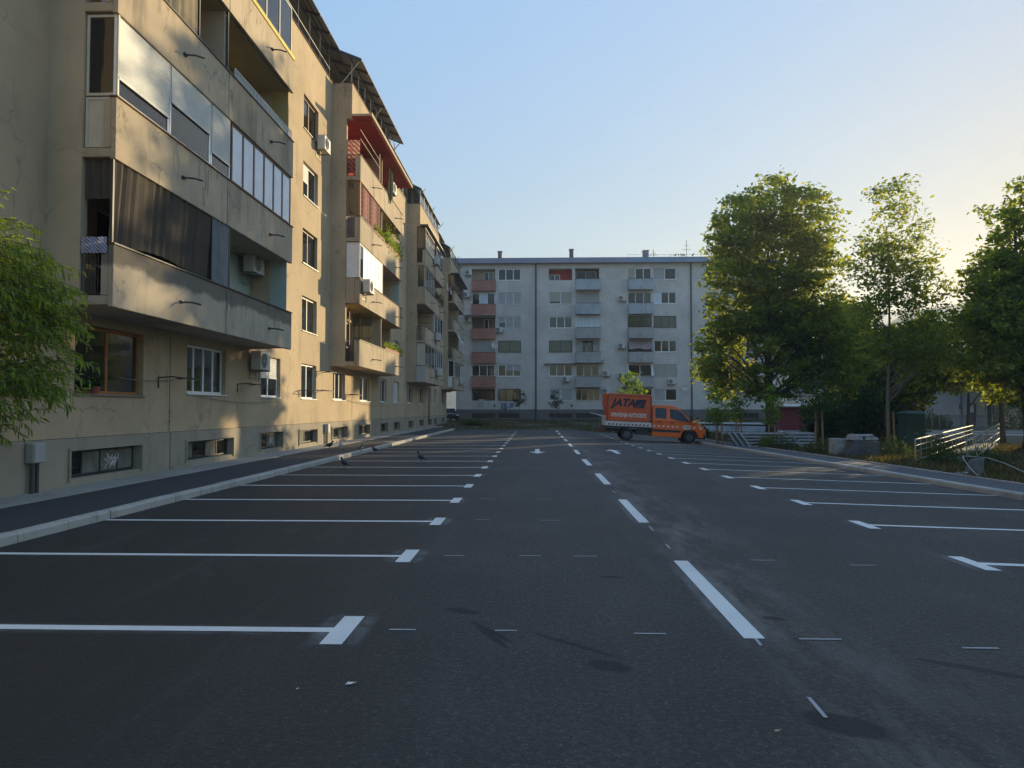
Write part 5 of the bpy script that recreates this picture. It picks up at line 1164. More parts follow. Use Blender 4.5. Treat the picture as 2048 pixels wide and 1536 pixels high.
grass('grass', g1, 30000, 1, .05, .24, 'rough grass strip in front of the grey apartment block'); grass('grass', g2, 60000, 2, .05, .26, 'rough grass on the verge right of the lot')
# spoil heap
t = shrub('dark brown heap of earth and weeds at the far end before the red balconies', -5.6, 68, 1.3, .9, .35, 700, .2, 'leaf_shrub', 90, 'weed_heap')

# ================================================================ THE TRUCK
def text_mesh(s, size, mat, ext=.0, shear=0, bold=0, sx=1.0):
    cu = bpy.data.curves.new('lettering', 'FONT'); cu.body = s; cu.size = size; cu.extrude = ext; cu.shear = shear; cu.offset = bold; cu.align_x = 'CENTER'; cu.resolution_u = 2
    o = bpy.data.objects.new('t', cu); me = bpy.data.meshes.new_from_object(o); bpy.data.objects.remove(o)
    me.materials.clear(); me.materials.append(MAT[mat])
    for v in me.vertices: v.co.x *= sx
    me.name = 'lettering'; return me
Xr = atY(1255, 880, 44.5-1.0).x; YT = 44.5
tl = math.atan(.0475)
# local frame: x forward, front axle at 0, z up from the ground line, y left; seen from its right (-y) side
tr = empty('truck', (8.93, YT, gz(8.93, YT)+.012), 'orange crew-cab road maintenance truck with a tarpaulin box, parked across the lot', 'truck')
TO = tr
def tb(m, name, mats, parent=None, **k):
    me = m.mesh(name, mats, smooth=k.get('smooth', False)); o = bpy.data.objects.new(name, me); COL.objects.link(o); o.parent = parent or TO
    if k.get('bevel'): b = o.modifiers.new('bevel', 'BEVEL'); b.width = k['bevel']; b.segments = 3; b.limit_method = 'ANGLE'
    if k.get('label'): o['label'] = k['label']
    return o
HWc = .97
def hw(z): return HWc if z <= 1.22 else HWc-(z-1.22)*.2
lower = [(-2.2, .32), (-.52, .30), (-.46, .52), (-.34, .70), (-.12, .79), (.12, .79), (.34, .70), (.46, .50), (.50, .34), (.86, .34), (.92, .55), (.90, .86), (.62, 1.10), (.06, 1.30), (-.02, 1.22), (-2.2, 1.22)]
m = MB(); n = len(lower); y = HWc
vs = [(x, -(y if x < .5 else y-.12*(x-.5)/.4), z) for x, z in lower]+[(x, (y if x < .5 else y-.12*(x-.5)/.4), z) for x, z in lower]
m.add(vs, [tuple(range(n)), tuple(range(2*n-1, n-1, -1))]+[(i, i+n, (i+1) % n+n, (i+1) % n) for i in range(n)])
up = [(-2.2, 1.22), (-.02, 1.22), (.06, 1.30), (-.62, 1.99), (-.85, 2.12), (-1.25, 2.18), (-2.05, 2.17), (-2.2, 2.1)]
n = len(up); vs = [(x, -hw(z), z) for x, z in up]+[(x, hw(z), z) for x, z in up]
m.add(vs, [tuple(range(n)), tuple(range(2*n-1, n-1, -1))]+[(i, i+n, (i+1) % n+n, (i+1) % n) for i in range(n)])
cab = tb(m, 'cab', 'truck_orange', bevel=.035)
def plate(name, poly, mat, off, parent=None, side=-1, label=None, th=.006):
    m = MB(); k = len(poly); vs = [(x, side*(hw(z)+off), z) for x, z in poly]+[(x, side*(hw(z)+off-th), z) for x, z in poly]
    m.add(vs, [tuple(range(k)), tuple(range(2*k-1, k-1, -1))]+[(i, (i+1) % k, (i+1) % k+k, i+k) for i in range(k)]); return tb(m, name, mat, parent, label=label)
for sd in (-1, 1):
    d1 = plate('door', [(-2.10, .42), (-1.27, .42), (-1.27, 1.22), (-2.10, 1.22)], 'truck_orange', .006, side=sd); d2 = plate('door', [(-1.22, .42), (-.62, .42), (-.44, .74), (-.18, .88), (-.06, .95), (-.06, 1.22), (-1.22, 1.22)], 'truck_orange', .006, side=sd)
    plate('window_rubber', [(-2.0, 1.40), (-1.40, 1.39), (-1.38, 1.45), (-1.38, 1.95), (-1.42, 1.99), (-1.98, 2.0), (-2.02, 1.95), (-2.02, 1.45)], 'black_plastic', .004, d1, sd); plate('glass', [(-1.97, 1.43), (-1.43, 1.43), (-1.43, 1.95), (-1.97, 1.95)], 'car_glass', .008, d1, sd)
    plate('window_rubber', [(-1.15, 1.42), (-.7, 1.30), (-.0, 1.235), (-.10, 1.36), (-.40, 1.70), (-.66, 1.90), (-1.1, 1.97), (-1.18, 1.93)], 'black_plastic', .004, d2, sd); plate('glass', [(-1.1, 1.45), (-.68, 1.35), (-.2, 1.30), (-.45, 1.66), (-.69, 1.86), (-1.08, 1.92)], 'car_glass', .008, d2, sd)
    plate('side_moulding', [(-2.18, .60), (-.58, .60), (-.50, .73), (-2.18, .75)], 'black_plastic', .016, side=sd); plate('sill_panel', [(-2.18, .34), (-.6, .34), (-.56, .585), (-2.18, .585)], 'truck_orange', .010, side=sd)
    for x, dd in ((-1.78, d1), (-1.05, d2)): m = MB(); m.box(x-.1, x+.1, sd*(HWc+.008), sd*(HWc+.035), 1.15, 1.19); tb(m, 'handle', 'black_plastic', dd)
    for i in range(8):
        x = -2.1+i*.27
        if i == 7: x = .22
        z = .93-.0*i
        if i == 6: plate('reflective_stripe', [(x-.02, z-.05), (x+.03, z-.05), (x+.06, z+.04), (x+.03, z+.04)], 'white_print', .014, side=sd)
        else: plate('reflective_stripe', [(x-.07, z-.05), (x+.05, z-.05), (x+.11, z+.05), (x-.0, z+.05)], 'white_print', .014, side=sd)
    st = plate('sticker', [(-.38+.0, .80), (.02, .80), (.02, 1.04), (-.38, 1.04)], 'white_print', .014, side=sd)
    m = MB()
    for i, (a, b_) in enumerate([(-.33, -.28), (-.25, -.20), (-.17, -.12), (-.09, -.03)]): m.box(a, b_, sd*(HWc+.0145), sd*(HWc+.017), .86, 1.0-(i == 1)*.03)
    tb(m, 'sticker_print', 'metal_grey', st)
    m = MB(); m.box(-.02, .06, sd*(HWc-.1), sd*(HWc+.22), 1.30, 1.35); m.box(-.02, .1, sd*(HWc+.06), sd*(HWc+.27), 1.28, 1.62); tb(m, 'door_mirror', 'black_plastic', bevel=.03)
    m = MB(); m.hexa([(.66, sd*.62, .80), (.86, sd*.62, .80), (.90, sd*.83, .80), (.60, sd*.945, .84), (.58, sd*.62, 1.10), (.74, sd*.62, 1.02), (.78, sd*.86, .98), (.50, sd*.95, 1.04)]); tb(m, 'headlight', 'lamp_clear', bevel=.02)
m = MB(); m.add([(.05, -.84, 1.325), (.05, .84, 1.325), (-.585, .76, 1.985), (-.585, -.76, 1.985), (.065, -.84, 1.34), (.065, .84, 1.34), (-.57, .76, 2.0), (-.57, -.76, 2.0)], [(0, 1, 2, 3), (4, 7, 6, 5), (0, 4, 5, 1), (1, 5, 6, 2), (2, 6, 7, 3), (3, 7, 4, 0)]); tb(m, 'windscreen', 'car_glass')
m = MB(); m.box(.60, .95, -.88, .88, .28, .60); tb(m, 'bumper', 'black_plastic', bevel=.06)
m = MB(); m.hexa([(.90, -.5, .62), (.93, -.5, .62), (.93, .5, .62), (.90, .5, .62), (.84, -.55, .9), (.90, -.55, .9), (.90, .55, .9), (.84, .55, .9)]); tb(m, 'grille', 'black_plastic')
# chassis, box and drop side
m = MB(); m.box(-4.9, -2.2, -.45, -.35, .5, .66); m.box(-4.9, -2.2, .35, .45, .5, .66); m.box(-4.9, -2.22, -1.0, 1.0, .74, .82); m.box(-3.1, -2.35, -.9, -.5, .38, .72); m.box(-4.8, -4.5, -.8, .8, .45, .62); tb(m, 'chassis', 'black_plastic')
BW = 1.04
m = MB(); m.box(-4.92, -2.24, -BW, BW, .83, 1.10); db = tb(m, 'drop_side', 'white_board', bevel=.012)
for sd in (-1, 1):
    for i in range(11):
        x = -4.78+i*.225; m = MB(); y = sd*(BW+.003); p = [(x, y, .88), (x+.09, y, .88), (x+.15, y, .99), (x+.055, y, .99)]; p2 = [(a, sd*(BW+.0055), c) for a, b, c in p]; m.hexa([p[0], p[1], p2[1], p2[0], p[3], p[2], p2[2], p2[3]]); tb(m, 'hazard_stripe', 'dark_red_print', db)
m = MB(); m.box(-4.97, -4.925, -BW, BW, .83, 1.32); tb(m, 'tail_board', 'white_board', bevel=.01)
m = MB(); P = [(-4.88, 1.115), (-2.30, 1.115), (-2.27, 1.2), (-2.27, 2.62), (-2.34, 2.72), (-4.80, 2.72), (-4.88, 2.64)]
ny = 2; m.prism(P, -BW-.01, BW+.01); box = tb(m, 'tarpaulin_box', 'tarp_orange', bevel=.03)
m = MB()
for sd in (-1, 1):
    y = sd*(BW+.012)
    for x in (-4.83, -2.33): m.box(x-.03, x+.03, y-.012, y+.012, 1.12, 2.62)
    m.box(-4.8, -2.36, y-.008, y+.008, 2.60, 2.64)
    for i in range(12): m.box(-4.7+i*.21, -4.68+i*.21, y-.01, y+.014, 1.13, 1.20)
tb(m, 'tarpaulin_edging', 'dark_red_print', box)
m = MB(); m.box(-4.98, -4.90, -BW, BW, 1.9, 2.72); tb(m, 'rolled_rear_flap', 'tarp_orange', bevel=.03); 
for sd in (-1, 1):
    ry = math.pi/2 if True else 0
    def put(me, x, z, par=box, side=sd):
        o = bpy.data.objects.new(me.name, me); COL.objects.link(o); o.parent = par; o.location = (x, side*(BW+.014), z); o.rotation_euler = (math.pi/2, 0, 0 if side < 0 else math.pi); return o
    put(text_mesh('JATA', .60, 'navy_print', .001, .3, .03, 1.0), -3.93, 2.00); put(text_mesh('OPHODNJA AUTOCESTE', .32, 'white_print', .001, 0, .012, .575), -3.60, 1.38)
    m = MB(); k = .004
    e = [(-3.36, 1.93), (-2.72, 1.93), (-2.58, 2.42), (-3.18, 2.42)]
    y0, y1 = sd*(BW+.0125), sd*(BW+.0155); m.hexa([(e[0][0], y0, e[0][1]), (e[1][0], y0, e[1][1]), (e[1][0], y1, e[1][1]), (e[0][0], y1, e[0][1]), (e[3][0], y0, e[3][1]), (e[2][0], y0, e[2][1]), (e[2][0], y1, e[2][1]), (e[3][0], y1, e[3][1])]); tb(m, 'emblem', 'navy_print', box)
    m = MB()
    for (a, b_, c, d) in [(-3.26, 1.94, -2.64, 2.33), (-3.14, 1.94, -2.64, 2.27)]:
        y2 = sd*(BW+.018); m.hexa([(a, y1, b_), (a+.035, y1, b_), (a+.035, y2, b_), (a, y2, b_), (c, y1, d), (c+.02, y1, d+.01), (c+.02, y2, d+.01), (c, y2, d)])
    tb(m, 'emblem_swoosh', 'tarp_orange', box); m = MB(); m.box(-3.34, -2.72, y0, y1, 1.855, 1.885); tb(m, 'emblem_underline', 'red_print', box)
m = MB(); m.hexa([(-5.85, -.9, 1.50), (-5.85, -.5, 1.50), (-4.9, -.5, 1.30), (-4.9, -.9, 1.30), (-5.85, -.9, 1.56), (-5.85, -.5, 1.56), (-4.9, -.5, 1.38), (-4.9, -.9, 1.38)]); tb(m, 'loading_ramp', 'galvanised')
m = MB()
for q in range(7): m.tube((-5.02-.05*q, -.8+.25*q, .45), (-4.88, -.8+.25*q, .8), .03, n=6)
m.box(-5.0, -4.9, -.95, .95, .42, .52); tb(m, 'rear_underrun_bar', 'rust')
for (x) in (0, -3.64):
    for sd in (-1, 1):
        tw = empty('wheel', (0, 0, 0)); tw.parent = TO; tw.location = (x, sd*.86, .36); m = MB()
        prof = [(.20, -.10), (.30, -.115), (.345, -.10), (.36, -.06), (.36, .06), (.345, .10), (.30, .115), (.20, .10)]; n = 28
        for (r_, yy) in prof: m.v += [(math.cos(2*math.pi*i/n)*r_, yy, math.sin(2*math.pi*i/n)*r_) for i in range(n)]
        for j in range(len(prof)-1): m.f += [(j*n+i, j*n+(i+1) % n, (j+1)*n+(i+1) % n, (j+1)*n+i) for i in range(n)]; m.m += [0]*n
        tb(m, 'tyre', 'tyre', tw, smooth=True); m = MB(); m.tube((0, sd*-.09, 0), (0, sd*.07, 0), .205, n=24); m.tube((0, sd*.07, 0), (0, sd*.10, 0), .09, .06, n=12)
        for i in range(6): a = i*math.pi/3; m.tube((math.cos(a)*.13, sd*.07, math.sin(a)*.13), (math.cos(a)*.13, sd*.083, math.sin(a)*.13), .028, n=6)
        tb(m, 'rim', 'rim', tw)
    m = MB()
    for sd in (-1, 1):
        if x == 0: continue
        pts = [(x+math.cos(math.pi*i/10)*.45, sd*.86, .36+math.sin(math.pi*i/10)*.42) for i in range(11)]
        for a, b_ in zip(pts[:-1], pts[1:]): m.hexa([(a[0], a[1]-.14, a[2]), (b_[0], a[1]-.14, b_[2]), (b_[0], a[1]+.14, b_[2]), (a[0], a[1]+.14, a[2]), (a[0], a[1]-.14, a[2]+.015), (b_[0], a[1]-.14, b_[2]+.015), (b_[0], a[1]+.14, b_[2]+.015), (a[0], a[1]+.14, a[2]+.015)])
    if x: tb(m, 'mudguard', 'black_plastic')
tr.rotation_euler = (0, tl, 0)

# ================================================================ FIGURES
def skin(name, pts, edges, radii, mat, parent, sub=2, root=0):
    me = bpy.data.meshes.new(name); me.from_pydata(pts, edges, []); o = bpy.data.objects.new(name, me); COL.objects.link(o); o.parent = parent; me.materials.append(MAT[mat])
    md = o.modifiers.new('skin', 'SKIN'); md.use_smooth_shade = True; me.skin_vertices or None
    sv = me.skin_vertices[0].data
    for i, r_ in enumerate(radii): sv[i].radius = (r_, r_) if not hasattr(r_, '__len__') else r_; sv[i].use_root = (i == root)
    s = o.modifiers.new('sub', 'SUBSURF'); s.levels = sub; s.render_levels = sub; return o
def person(loc, rz_, label, pose, shirt, trousers, scale=1.0):
    t = empty('person', loc, label, 'person', rz=rz_); t.scale = (scale,)*3
    P = {'pel': (0, 0, .95), 'wai': (.03, 0, 1.12), 'che': (.08, 0, 1.35), 'nek': (.12, 0, 1.50), 'hed': (.17, 0, 1.62), 'top': (.18, 0, 1.72),
         'shL': (.08, .19, 1.42), 'elL': (.25, .25, 1.2), 'haL': (.45, .2, 1.22), 'fL': (.52, .2, 1.22), 'shR': (.08, -.19, 1.42), 'elR': (-.12, -.27, 1.2), 'haR': (-.05, -.25, .98), 'fR': (-.0, -.25, .92),
         'hiL': (0, .1, .9), 'knL': (.25, .11, .55), 'anL': (.15, .11, .15), 'toL': (.32, .11, .06), 'hiR': (0, -.1, .9), 'knR': (-.12, -.11, .5), 'anR': (-.42, -.11, .25), 'toR': (-.36, -.11, .08)}
    P.update(pose); K = list(P); E_ = [('pel', 'wai'), ('wai', 'che'), ('che', 'nek'), ('nek', 'hed'), ('hed', 'top'), ('che', 'shL'), ('shL', 'elL'), ('elL', 'haL'), ('haL', 'fL'), ('che', 'shR'), ('shR', 'elR'), ('elR', 'haR'), ('haR', 'fR'), ('pel', 'hiL'), ('hiL', 'knL'), ('knL', 'anL'), ('anL', 'toL'), ('pel', 'hiR'), ('hiR', 'knR'), ('knR', 'anR'), ('anR', 'toR')]
    rad = {'pel': .12, 'wai': .12, 'che': .14, 'nek': .055, 'hed': .095, 'top': .07, 'shL': .06, 'shR': .06, 'elL': .045, 'elR': .045, 'haL': .032, 'haR': .032, 'fL': .03, 'fR': .03, 'hiL': .09, 'hiR': .09, 'knL': .06, 'knR': .06, 'anL': .04, 'anR': .04, 'toL': .035, 'toR': .035}
    ix = {k: i for i, k in enumerate(K)}; skin('body', [P[k] for k in K], [(ix[a], ix[b]) for a, b in E_], [rad[k] for k in K], 'skin_tone', t)
    def sub(keys, name, mat, g):
        kk = list(keys); jx = {k: i for i, k in enumerate(kk)}; skin(name, [P[k] for k in kk], [(jx[a], jx[b]) for a, b in E_ if a in jx and b in jx], [rad[k]+g for k in kk], mat, t)
    sub(['pel', 'wai', 'che', 'shL', 'shR', 'elL', 'elR'], 'shirt', shirt, .018); sub(['pel', 'hiL', 'knL', 'anL', 'hiR', 'knR', 'anR'], 'trousers', trousers, .022)
    m = MB(); h = Vector(P['hed'])+Vector((-.015, 0, .045)); m.loft([((h.x-.105, h.y, h.z+.0), .02, .02, 0), ((h.x-.08, h.y, h.z+.01), .075, .08, 0), ((h.x-.0, h.y, h.z+.03), .102, .092, 0), ((h.x+.06, h.y, h.z+.055), .08, .055, 0), ((h.x+.09, h.y, h.z+.06), .03, .02, 0)], 12)
    o = bpy.data.objects.new('hair', m.mesh('hair', 'hair_dark', smooth=True)); COL.objects.link(o); o.parent = t
    for a in ('anL', 'anR'):
        b_ = 'to'+a[-1]; m = MB(); A, B = Vector(P[a]), Vector(P[b_]); m.path([A+(A-B)*.3+Vector((0, 0, -.06)), A.lerp(B, .5)+Vector((0, 0, -.03)), B+(B-A)*.2], [.04, .05, .035], 8)
        o = bpy.data.objects.new('shoe', m.mesh('shoe', 'black_plastic', smooth=True)); COL.objects.link(o); o.parent = t
    return t
p = gnd(2008, 866, .1); YP = 66; p = atY(2006, 866, YP)
person((p.x, YP, gz(p.x, YP)+.10), 0.1, 'person in a red shirt and dark trousers striding along the far pavement', {}, 'tshirt_red', 'trouser_dark', .93)
YP = 48.0; p = atY(1382, 850, YP)
person((p.x, YP, gz(p.x, YP)+.0), 0.2, 'person in a yellow work vest bending over the far side of the truck bonnet',
       {'wai': (.12, 0, 1.1), 'che': (.32, 0, 1.2), 'nek': (.44, 0, 1.30), 'hed': (.50, 0, 1.38), 'top': (.55, 0, 1.46), 'shL': (.32, .19, 1.24), 'shR': (.32, -.19, 1.24), 'elL': (.5, .25, 1.02), 'haL': (.7, .2, .92), 'fL': (.77, .2, .9), 'elR': (.5, -.25, 1.02), 'haR': (.72, -.2, .92), 'fR': (.78, -.2, .9), 'knL': (.12, .11, .5), 'anL': (0, .11, .12), 'toL': (.16, .11, .05), 'knR': (.02, -.11, .5), 'anR': (-.12, -.11, .12), 'toR': (.04, -.11, .05)}, 'vest_yellow', 'trouser_dark', 1.0)

# ================================================================ BIRDS
def bird(loc, rz_, label, mat='bird_dark', s=1.0, wing=False, upright=.45):
    t = empty('pigeon', loc, label, 'bird', rz=rz_); t.scale = (s,)*3; u = upright
    m = MB(); m.loft([((-.20, 0, .10-.03*u), .035, .008, 0), ((-.12, 0, .125), .032, .018, 0), ((-.07, 0, .135), .05, .045, .2), ((0, 0, .15), .062, .062, .3), ((.055, 0, .175), .052, .055, .6), ((.085, 0, .21), .032, .034, .9), ((.098, 0, .24), .026, .026, .9), ((.112, 0, .262), .027, .027, .3), ((.135, 0, .264), .020, .019, 0), ((.148, 0, .260), .007, .007, 0), ((.168, 0, .254), .002, .002, 0)], 12)
    o = bpy.data.objects.new('body', m.mesh('body', mat, smooth=True)); COL.objects.link(o); o.parent = t
    for sd in (-1, 1):
        m = MB()
        if wing: m.hexa([(.05, sd*.05, .18), (-.07, sd*.05, .17), (-.12, sd*.12, .30), (.02, sd*.16, .33), (.045, sd*.055, .19), (-.075, sd*.055, .18), (-.125, sd*.125, .31), (.01, sd*.17, .34)])
        else: m.loft([((.05, sd*.048, .17), .012, .03, 0), ((0, sd*.058, .155), .014, .045, 0), ((-.08, sd*.045, .135), .012, .032, 0), ((-.15, sd*.022, .115), .008, .012, 0), ((-.19, sd*.012, .105), .003, .004, 0)], 8)
        o = bpy.data.objects.new('wing', m.mesh('wing', 'bird_grey' if wing or mat == 'bird_grey' else mat, smooth=not wing)); COL.objects.link(o); o.parent = t
        m = MB(); m.path([(.0, sd*.022, .11), (.005, sd*.022, .05), (0, sd*.022, .005)], [.009, .005, .005], 5)
        for a in (-.5, 0, .5): m.path([(0, sd*.022, .005), (.03*math.cos(a), sd*.022+.03*math.sin(a), .003)], [.004, .002], 4)
        m.path([(0, sd*.022, .005), (-.015, sd*.022, .003)], [.004, .002], 4)
        o = bpy.data.objects.new('leg', m.mesh('leg', 'bird_leg')); COL.objects.link(o); o.parent = t
    return t
for (px, py, dz, a, lab, mt, s, wg) in [(689, 938, .01, 2.5, 'dark pigeon with dark back on the asphalt nearest the viewer, by a parking line end', 'bird_dark', 1.15, False), (842, 925.5, .01, 2.4, 'dark bird standing upright alone in the middle of a parking bay', 'bird_dark', 1.25, False),
        (750, 908, .01, 2.7, 'brownish pigeon standing in the gutter just right of the kerb', 'bird_dark', 1.1, False), (722, 904, .14, 1.4, 'dark bird perched on the kerb stones, seen from the front', 'bird_dark', 1.0, False),
        (681, 901, .13, 1.9, 'grey pigeon with raised wings landing on the sidewalk', 'bird_grey', 1.1, True), (659, 899.5, .14, -.3, 'dark bird at the edge of the pale pavement strip, farthest left of the flock', 'bird_dark', 1.2, False)]:
    p = gnd(px, py, dz) if px > 735 else None
    d = ray(px, py); tt = (dz-CAMH)/d.z; p = Vector((d.x*tt, d.y*tt, dz+.002)); bird(p, a, lab, mt, s, wg)
# litter on the bays
for i, (px, py, lab) in enumerate([(703, 1367, 'small pale leaf lying on the dark asphalt'), (597, 1378, 'tiny white scrap on the dark asphalt, left of the pale leaf'), (1556, 1462, 'small yellowish leaf on the asphalt in the lower right foreground')]):
    p = gnd(px, py, .008); m = MB(); s = [.035, .015, .02][i]; m.add([(-s, -s*.4, 0), (0, -s*.6, .004), (s, 0, .012), (.2*s, s*.5, .003), (-s*.7, s*.4, .006)], [(0, 1, 2, 3, 4)])
    o = bpy.data.objects.new('fallen_leaf', m.mesh('fallen_leaf', ['white_print', 'white_print', 'curtain_cream'][i])); COL.objects.link(o); o.location = p; tag(o, lab, 'litter')
# birds on the far roof
for i, px in enumerate((1351, 1357, 1363, 1368, 1386)): bird((X(px), YE+.0, 19.03), i*1.3, ['leftmost', 'second from the left', 'middle one', 'second from the right', 'rightmost, apart from the others,'][i]+' of five pigeons on the roof edge of the grey block', 'bird_dark', 1.3)
for o in COL.objects:
    if o.name.startswith('pigeon') and 'of five pigeons' in o['label']: o['group'] = 'pigeons on the far roof'

# ================================================================ RIGHT-HAND VERGE
def railing(label, a, b, h, lab2):
    a = Vector(a); b = Vector(b); t = empty('steel_railing', a, label, 'railing', lab2); n = 15; r_ = .022
    for q, rr in ((1.0, .032), (.72, .015), (.45, .015), (.04, .026)):
        m = MB(); m.tube(a+Vector((0, 0, h*q)), b+Vector((0, 0, h*q)), rr, n=8); m.build('rail', 'galvanised', t)
    for i in range(n+1):
        p = a.lerp(b, i/n); m = MB(); m.tube(p+Vector((0, 0, -.2 if i % 3 == 0 else .04*h)), p+Vector((0, 0, h)), r_ if i % 3 == 0 else r_*.6, n=6); m.build('post', 'galvanised', t)
def gp(px, py, Y): p = atY(px, py, Y); return p
a1 = gp(1831, 923, 25.5); b1 = gp(1946, 879, 40.0); a2 = gp(1934, 928, 24.5); b2 = gp(1999, 878, 37.5)
railing('left one of two galvanised handrails running back across the verge', a1, b1, .74, 'galvanised handrails of the footway'); railing('right one of two galvanised handrails running back across the verge', a2, b2, .74, 'galvanised handrails of the footway')
m = MB(); w1, w2 = a1+Vector((.1, .3, -.12)), a2+Vector((-.1, .3, -.12)); w3, w4 = b2+Vector((-.1, 0, -.2)), b1+Vector((.1, 0, -.2)); m.hexa([w1+Vector((0, 0, -.1)), w2+Vector((0, 0, -.1)), w3+Vector((0, 0, -.1)), w4+Vector((0, 0, -.1)), w1, w2, w3, w4]); tag(m.build('footpath', 'dark_stone'), kind='structure')
p = gnd(1945, 945, .1); t = empty('concrete_footing', (p.x, p.y, gz(p.x, p.y)), 'broken pale concrete footing leaning at the end of the right handrail', 'concrete block')
m = MB(); z = gz(p.x, p.y); m.hexa([(p.x-.25, p.y-.2, z), (p.x+.2, p.y-.2, z), (p.x+.25, p.y+.2, z), (p.x-.2, p.y+.2, z), (p.x+.1, p.y+.1, z+.45), (p.x+.42, p.y+.1, z+.5), (p.x+.42, p.y+.4, z+.48), (p.x+.12, p.y+.4, z+.42)]); m.build('block', 'dark_stone', t, bevel=.04)
m = MB(); m.hexa([(p.x-.75, p.y-.1, z+.02), (p.x-.15, p.y-.2, z+.0), (p.x-.12, p.y+.15, z+.0), (p.x-.7, p.y+.1, z+.02), (p.x-.7, p.y-.08, z+.09), (p.x-.18, p.y-.15, z+.12), (p.x-.15, p.y+.1, z+.12), (p.x-.66, p.y+.06, z+.08)]); m.build('rubble', 'stone', t, bevel=.02)
c0 = atY(1957, 952, 18.8); pts = [atY(*q) for q in [(1957, 952, 18.8), (1943, 940, 19.4), (1927, 918, 20.2), (1926, 912, 20.4), (1940, 913, 20.6), (1975, 916, 20.5), (2010, 927, 19.8), (2048, 944, 18.8), (2090, 975, 17.5)]]
m = MB(); m.path(pts, .016, 6); tag(m.build('cable', 'cable', o=pts[0], smooth=True), 'stiff pale cable looping over the weeds by the right handrail', 'cable')
# trough under dark sheeting and a pale concrete block
def slab(name, label, cat, px0, px1, pyt, pyb, Y, dep, mat, lean=0):
    a = atY(px0, pyb, Y); b_ = atY(px1, pyt, Y); z0 = terr(a.x, Y)-.05; t = empty(name, (a.x, Y, z0), label, cat); m = MB(); m.hexa([(a.x, Y, z0), (b_.x, Y, z0), (b_.x, Y+dep, z0), (a.x, Y+dep, z0), (a.x+lean, Y+.05, b_.z), (b_.x-lean*.3, Y+.04, b_.z), (b_.x-.04, Y+dep, b_.z-.02), (a.x+lean, Y+dep, b_.z)]); m.build('block', mat, t, bevel=.03); return t
slab('concrete_block', 'pale square concrete block left of the dark stone trough', 'concrete block', 1669, 1704, 877, 903, 29.5, .6, 'stone')
Yq = 28.5; z0 = terr(13.2, Yq)-.03; A = atY(1703, 905, Yq).x; B = atY(1762, 905, Yq).x; zt = atY(1730, 881, Yq).z
t = empty('stone_trough', (A, Yq, z0), 'dark stone trough with broken slabs on top, beside the pale block', 'stone trough'); m = MB()
m.hexa([(A-.1, Yq, z0), (B, Yq, z0), (B+.05, Yq+.8, z0), (A, Yq+.8, z0), (A+.12, Yq+.02, zt), (B-.02, Yq+.02, zt-.04), (B-.0, Yq+.78, zt), (A+.1, Yq+.78, zt)]); m.build('block', 'dark_stone', t, bevel=.03)
m = MB(); m.hexa([(A-.35, Yq-.12, z0+.03), (A+.25, Yq-.16, z0+.03), (A+.28, Yq-.02, z0), (A-.2, Yq-.02, z0), (A+.18, Yq-.05, zt-.02), (A+.32, Yq-.05, zt-.02), (A+.32, Yq-.01, zt), (A+.2, Yq-.01, zt)]); m.build('leaning_sheet', 'asphalt_path_old', t, bevel=.01)
for (x0, x1, zz, hh, an) in [(A+.05, A+.5, zt+.01, .1, .16), (A+.55, B-.03, zt+.01, .12, .02), (A+.2, A+.9, zt+.14, .09, -.02)]:
    m = MB(); m.hexa([(x0, Yq+.1, zz), (x1, Yq+.08, zz), (x1+.05, Yq+.6, zz), (x0, Yq+.66, zz), (x0+.05, Yq+.14, zz+hh+an), (x1-.04, Yq+.1, zz+hh), (x1, Yq+.55, zz+hh*.9), (x0+.04, Yq+.6, zz+hh+an*.7)]); m.build('broken_slab', 'stone', t, bevel=.02)
# stack of steel lengths
Ys = 38.5; z0 = terr(12.5, Ys); xa = atY(1468, 880, Ys).x; xb = atY(1632, 880, Ys).x
t = empty('steel_stack', (xa, Ys, z0), 'long stack of galvanised steel lengths on the verge between the saplings', 'steel stack')
rr = random.Random(8)
for lv in range(5):
    for q in range(4):
        zz = z0+.06+lv*.16; yy = Ys+q*.3; m = MB(); x0 = xa+rr.uniform(-.15, .2)-(.3 if lv == 4 else 0); x1 = xb+rr.uniform(-.3, .15)
        m.hexa([(x0, yy, zz), (x1, yy+.02, zz), (x1, yy+.22, zz), (x0, yy+.2, zz), (x0, yy+.02, zz+.075), (x1, yy+.04, zz+.075), (x1, yy+.2, zz+.075), (x0, yy+.18, zz+.075)]); m.build('steel_length', 'metal_grey', t)
for i in range(3):
    xq = xa+.6+i*1.6; m = MB()
    for lv in range(5): m.box(xq, xq+.07, Ys-.05, Ys+1.2, z0+.02+lv*.16, z0+.055+lv*.16)
    m.build('spacer', 'stake_wood', t)
t = empty('scaffold_frames', (xa-.3, Ys-1, z0), 'tangle of leaning tubular steel frames at the left end of the steel stack', 'steel frames')
for i in range(6):
    m = MB(); x = xa-.15+i*.13; y = Ys-.6-i*.06; q = [(x+.1, y, z0+.03), (x-.35, y+.3, z0+.78), (x-.2, y+.75, z0+.78), (x+.3, y+.5, z0+.03)]
    m.path(q+[q[0]], .022, 6); m.tube(Vector(q[0]).lerp(Vector(q[1]), .5), Vector(q[3]).lerp(Vector(q[2]), .5), .016, n=5); m.build('frame', 'galvanised' if i % 2 else 'metal_dark', t)
m = MB()
for (dx, dy) in ((0, 0), (.14, .1)): m.tube((xa+3.3+dx, Ys-.6+dy, z0), (xa+2.75+dx, Ys+.02, z0+.78), .025, n=6)
m.build('leaning_tube', 'metal_grey', t)
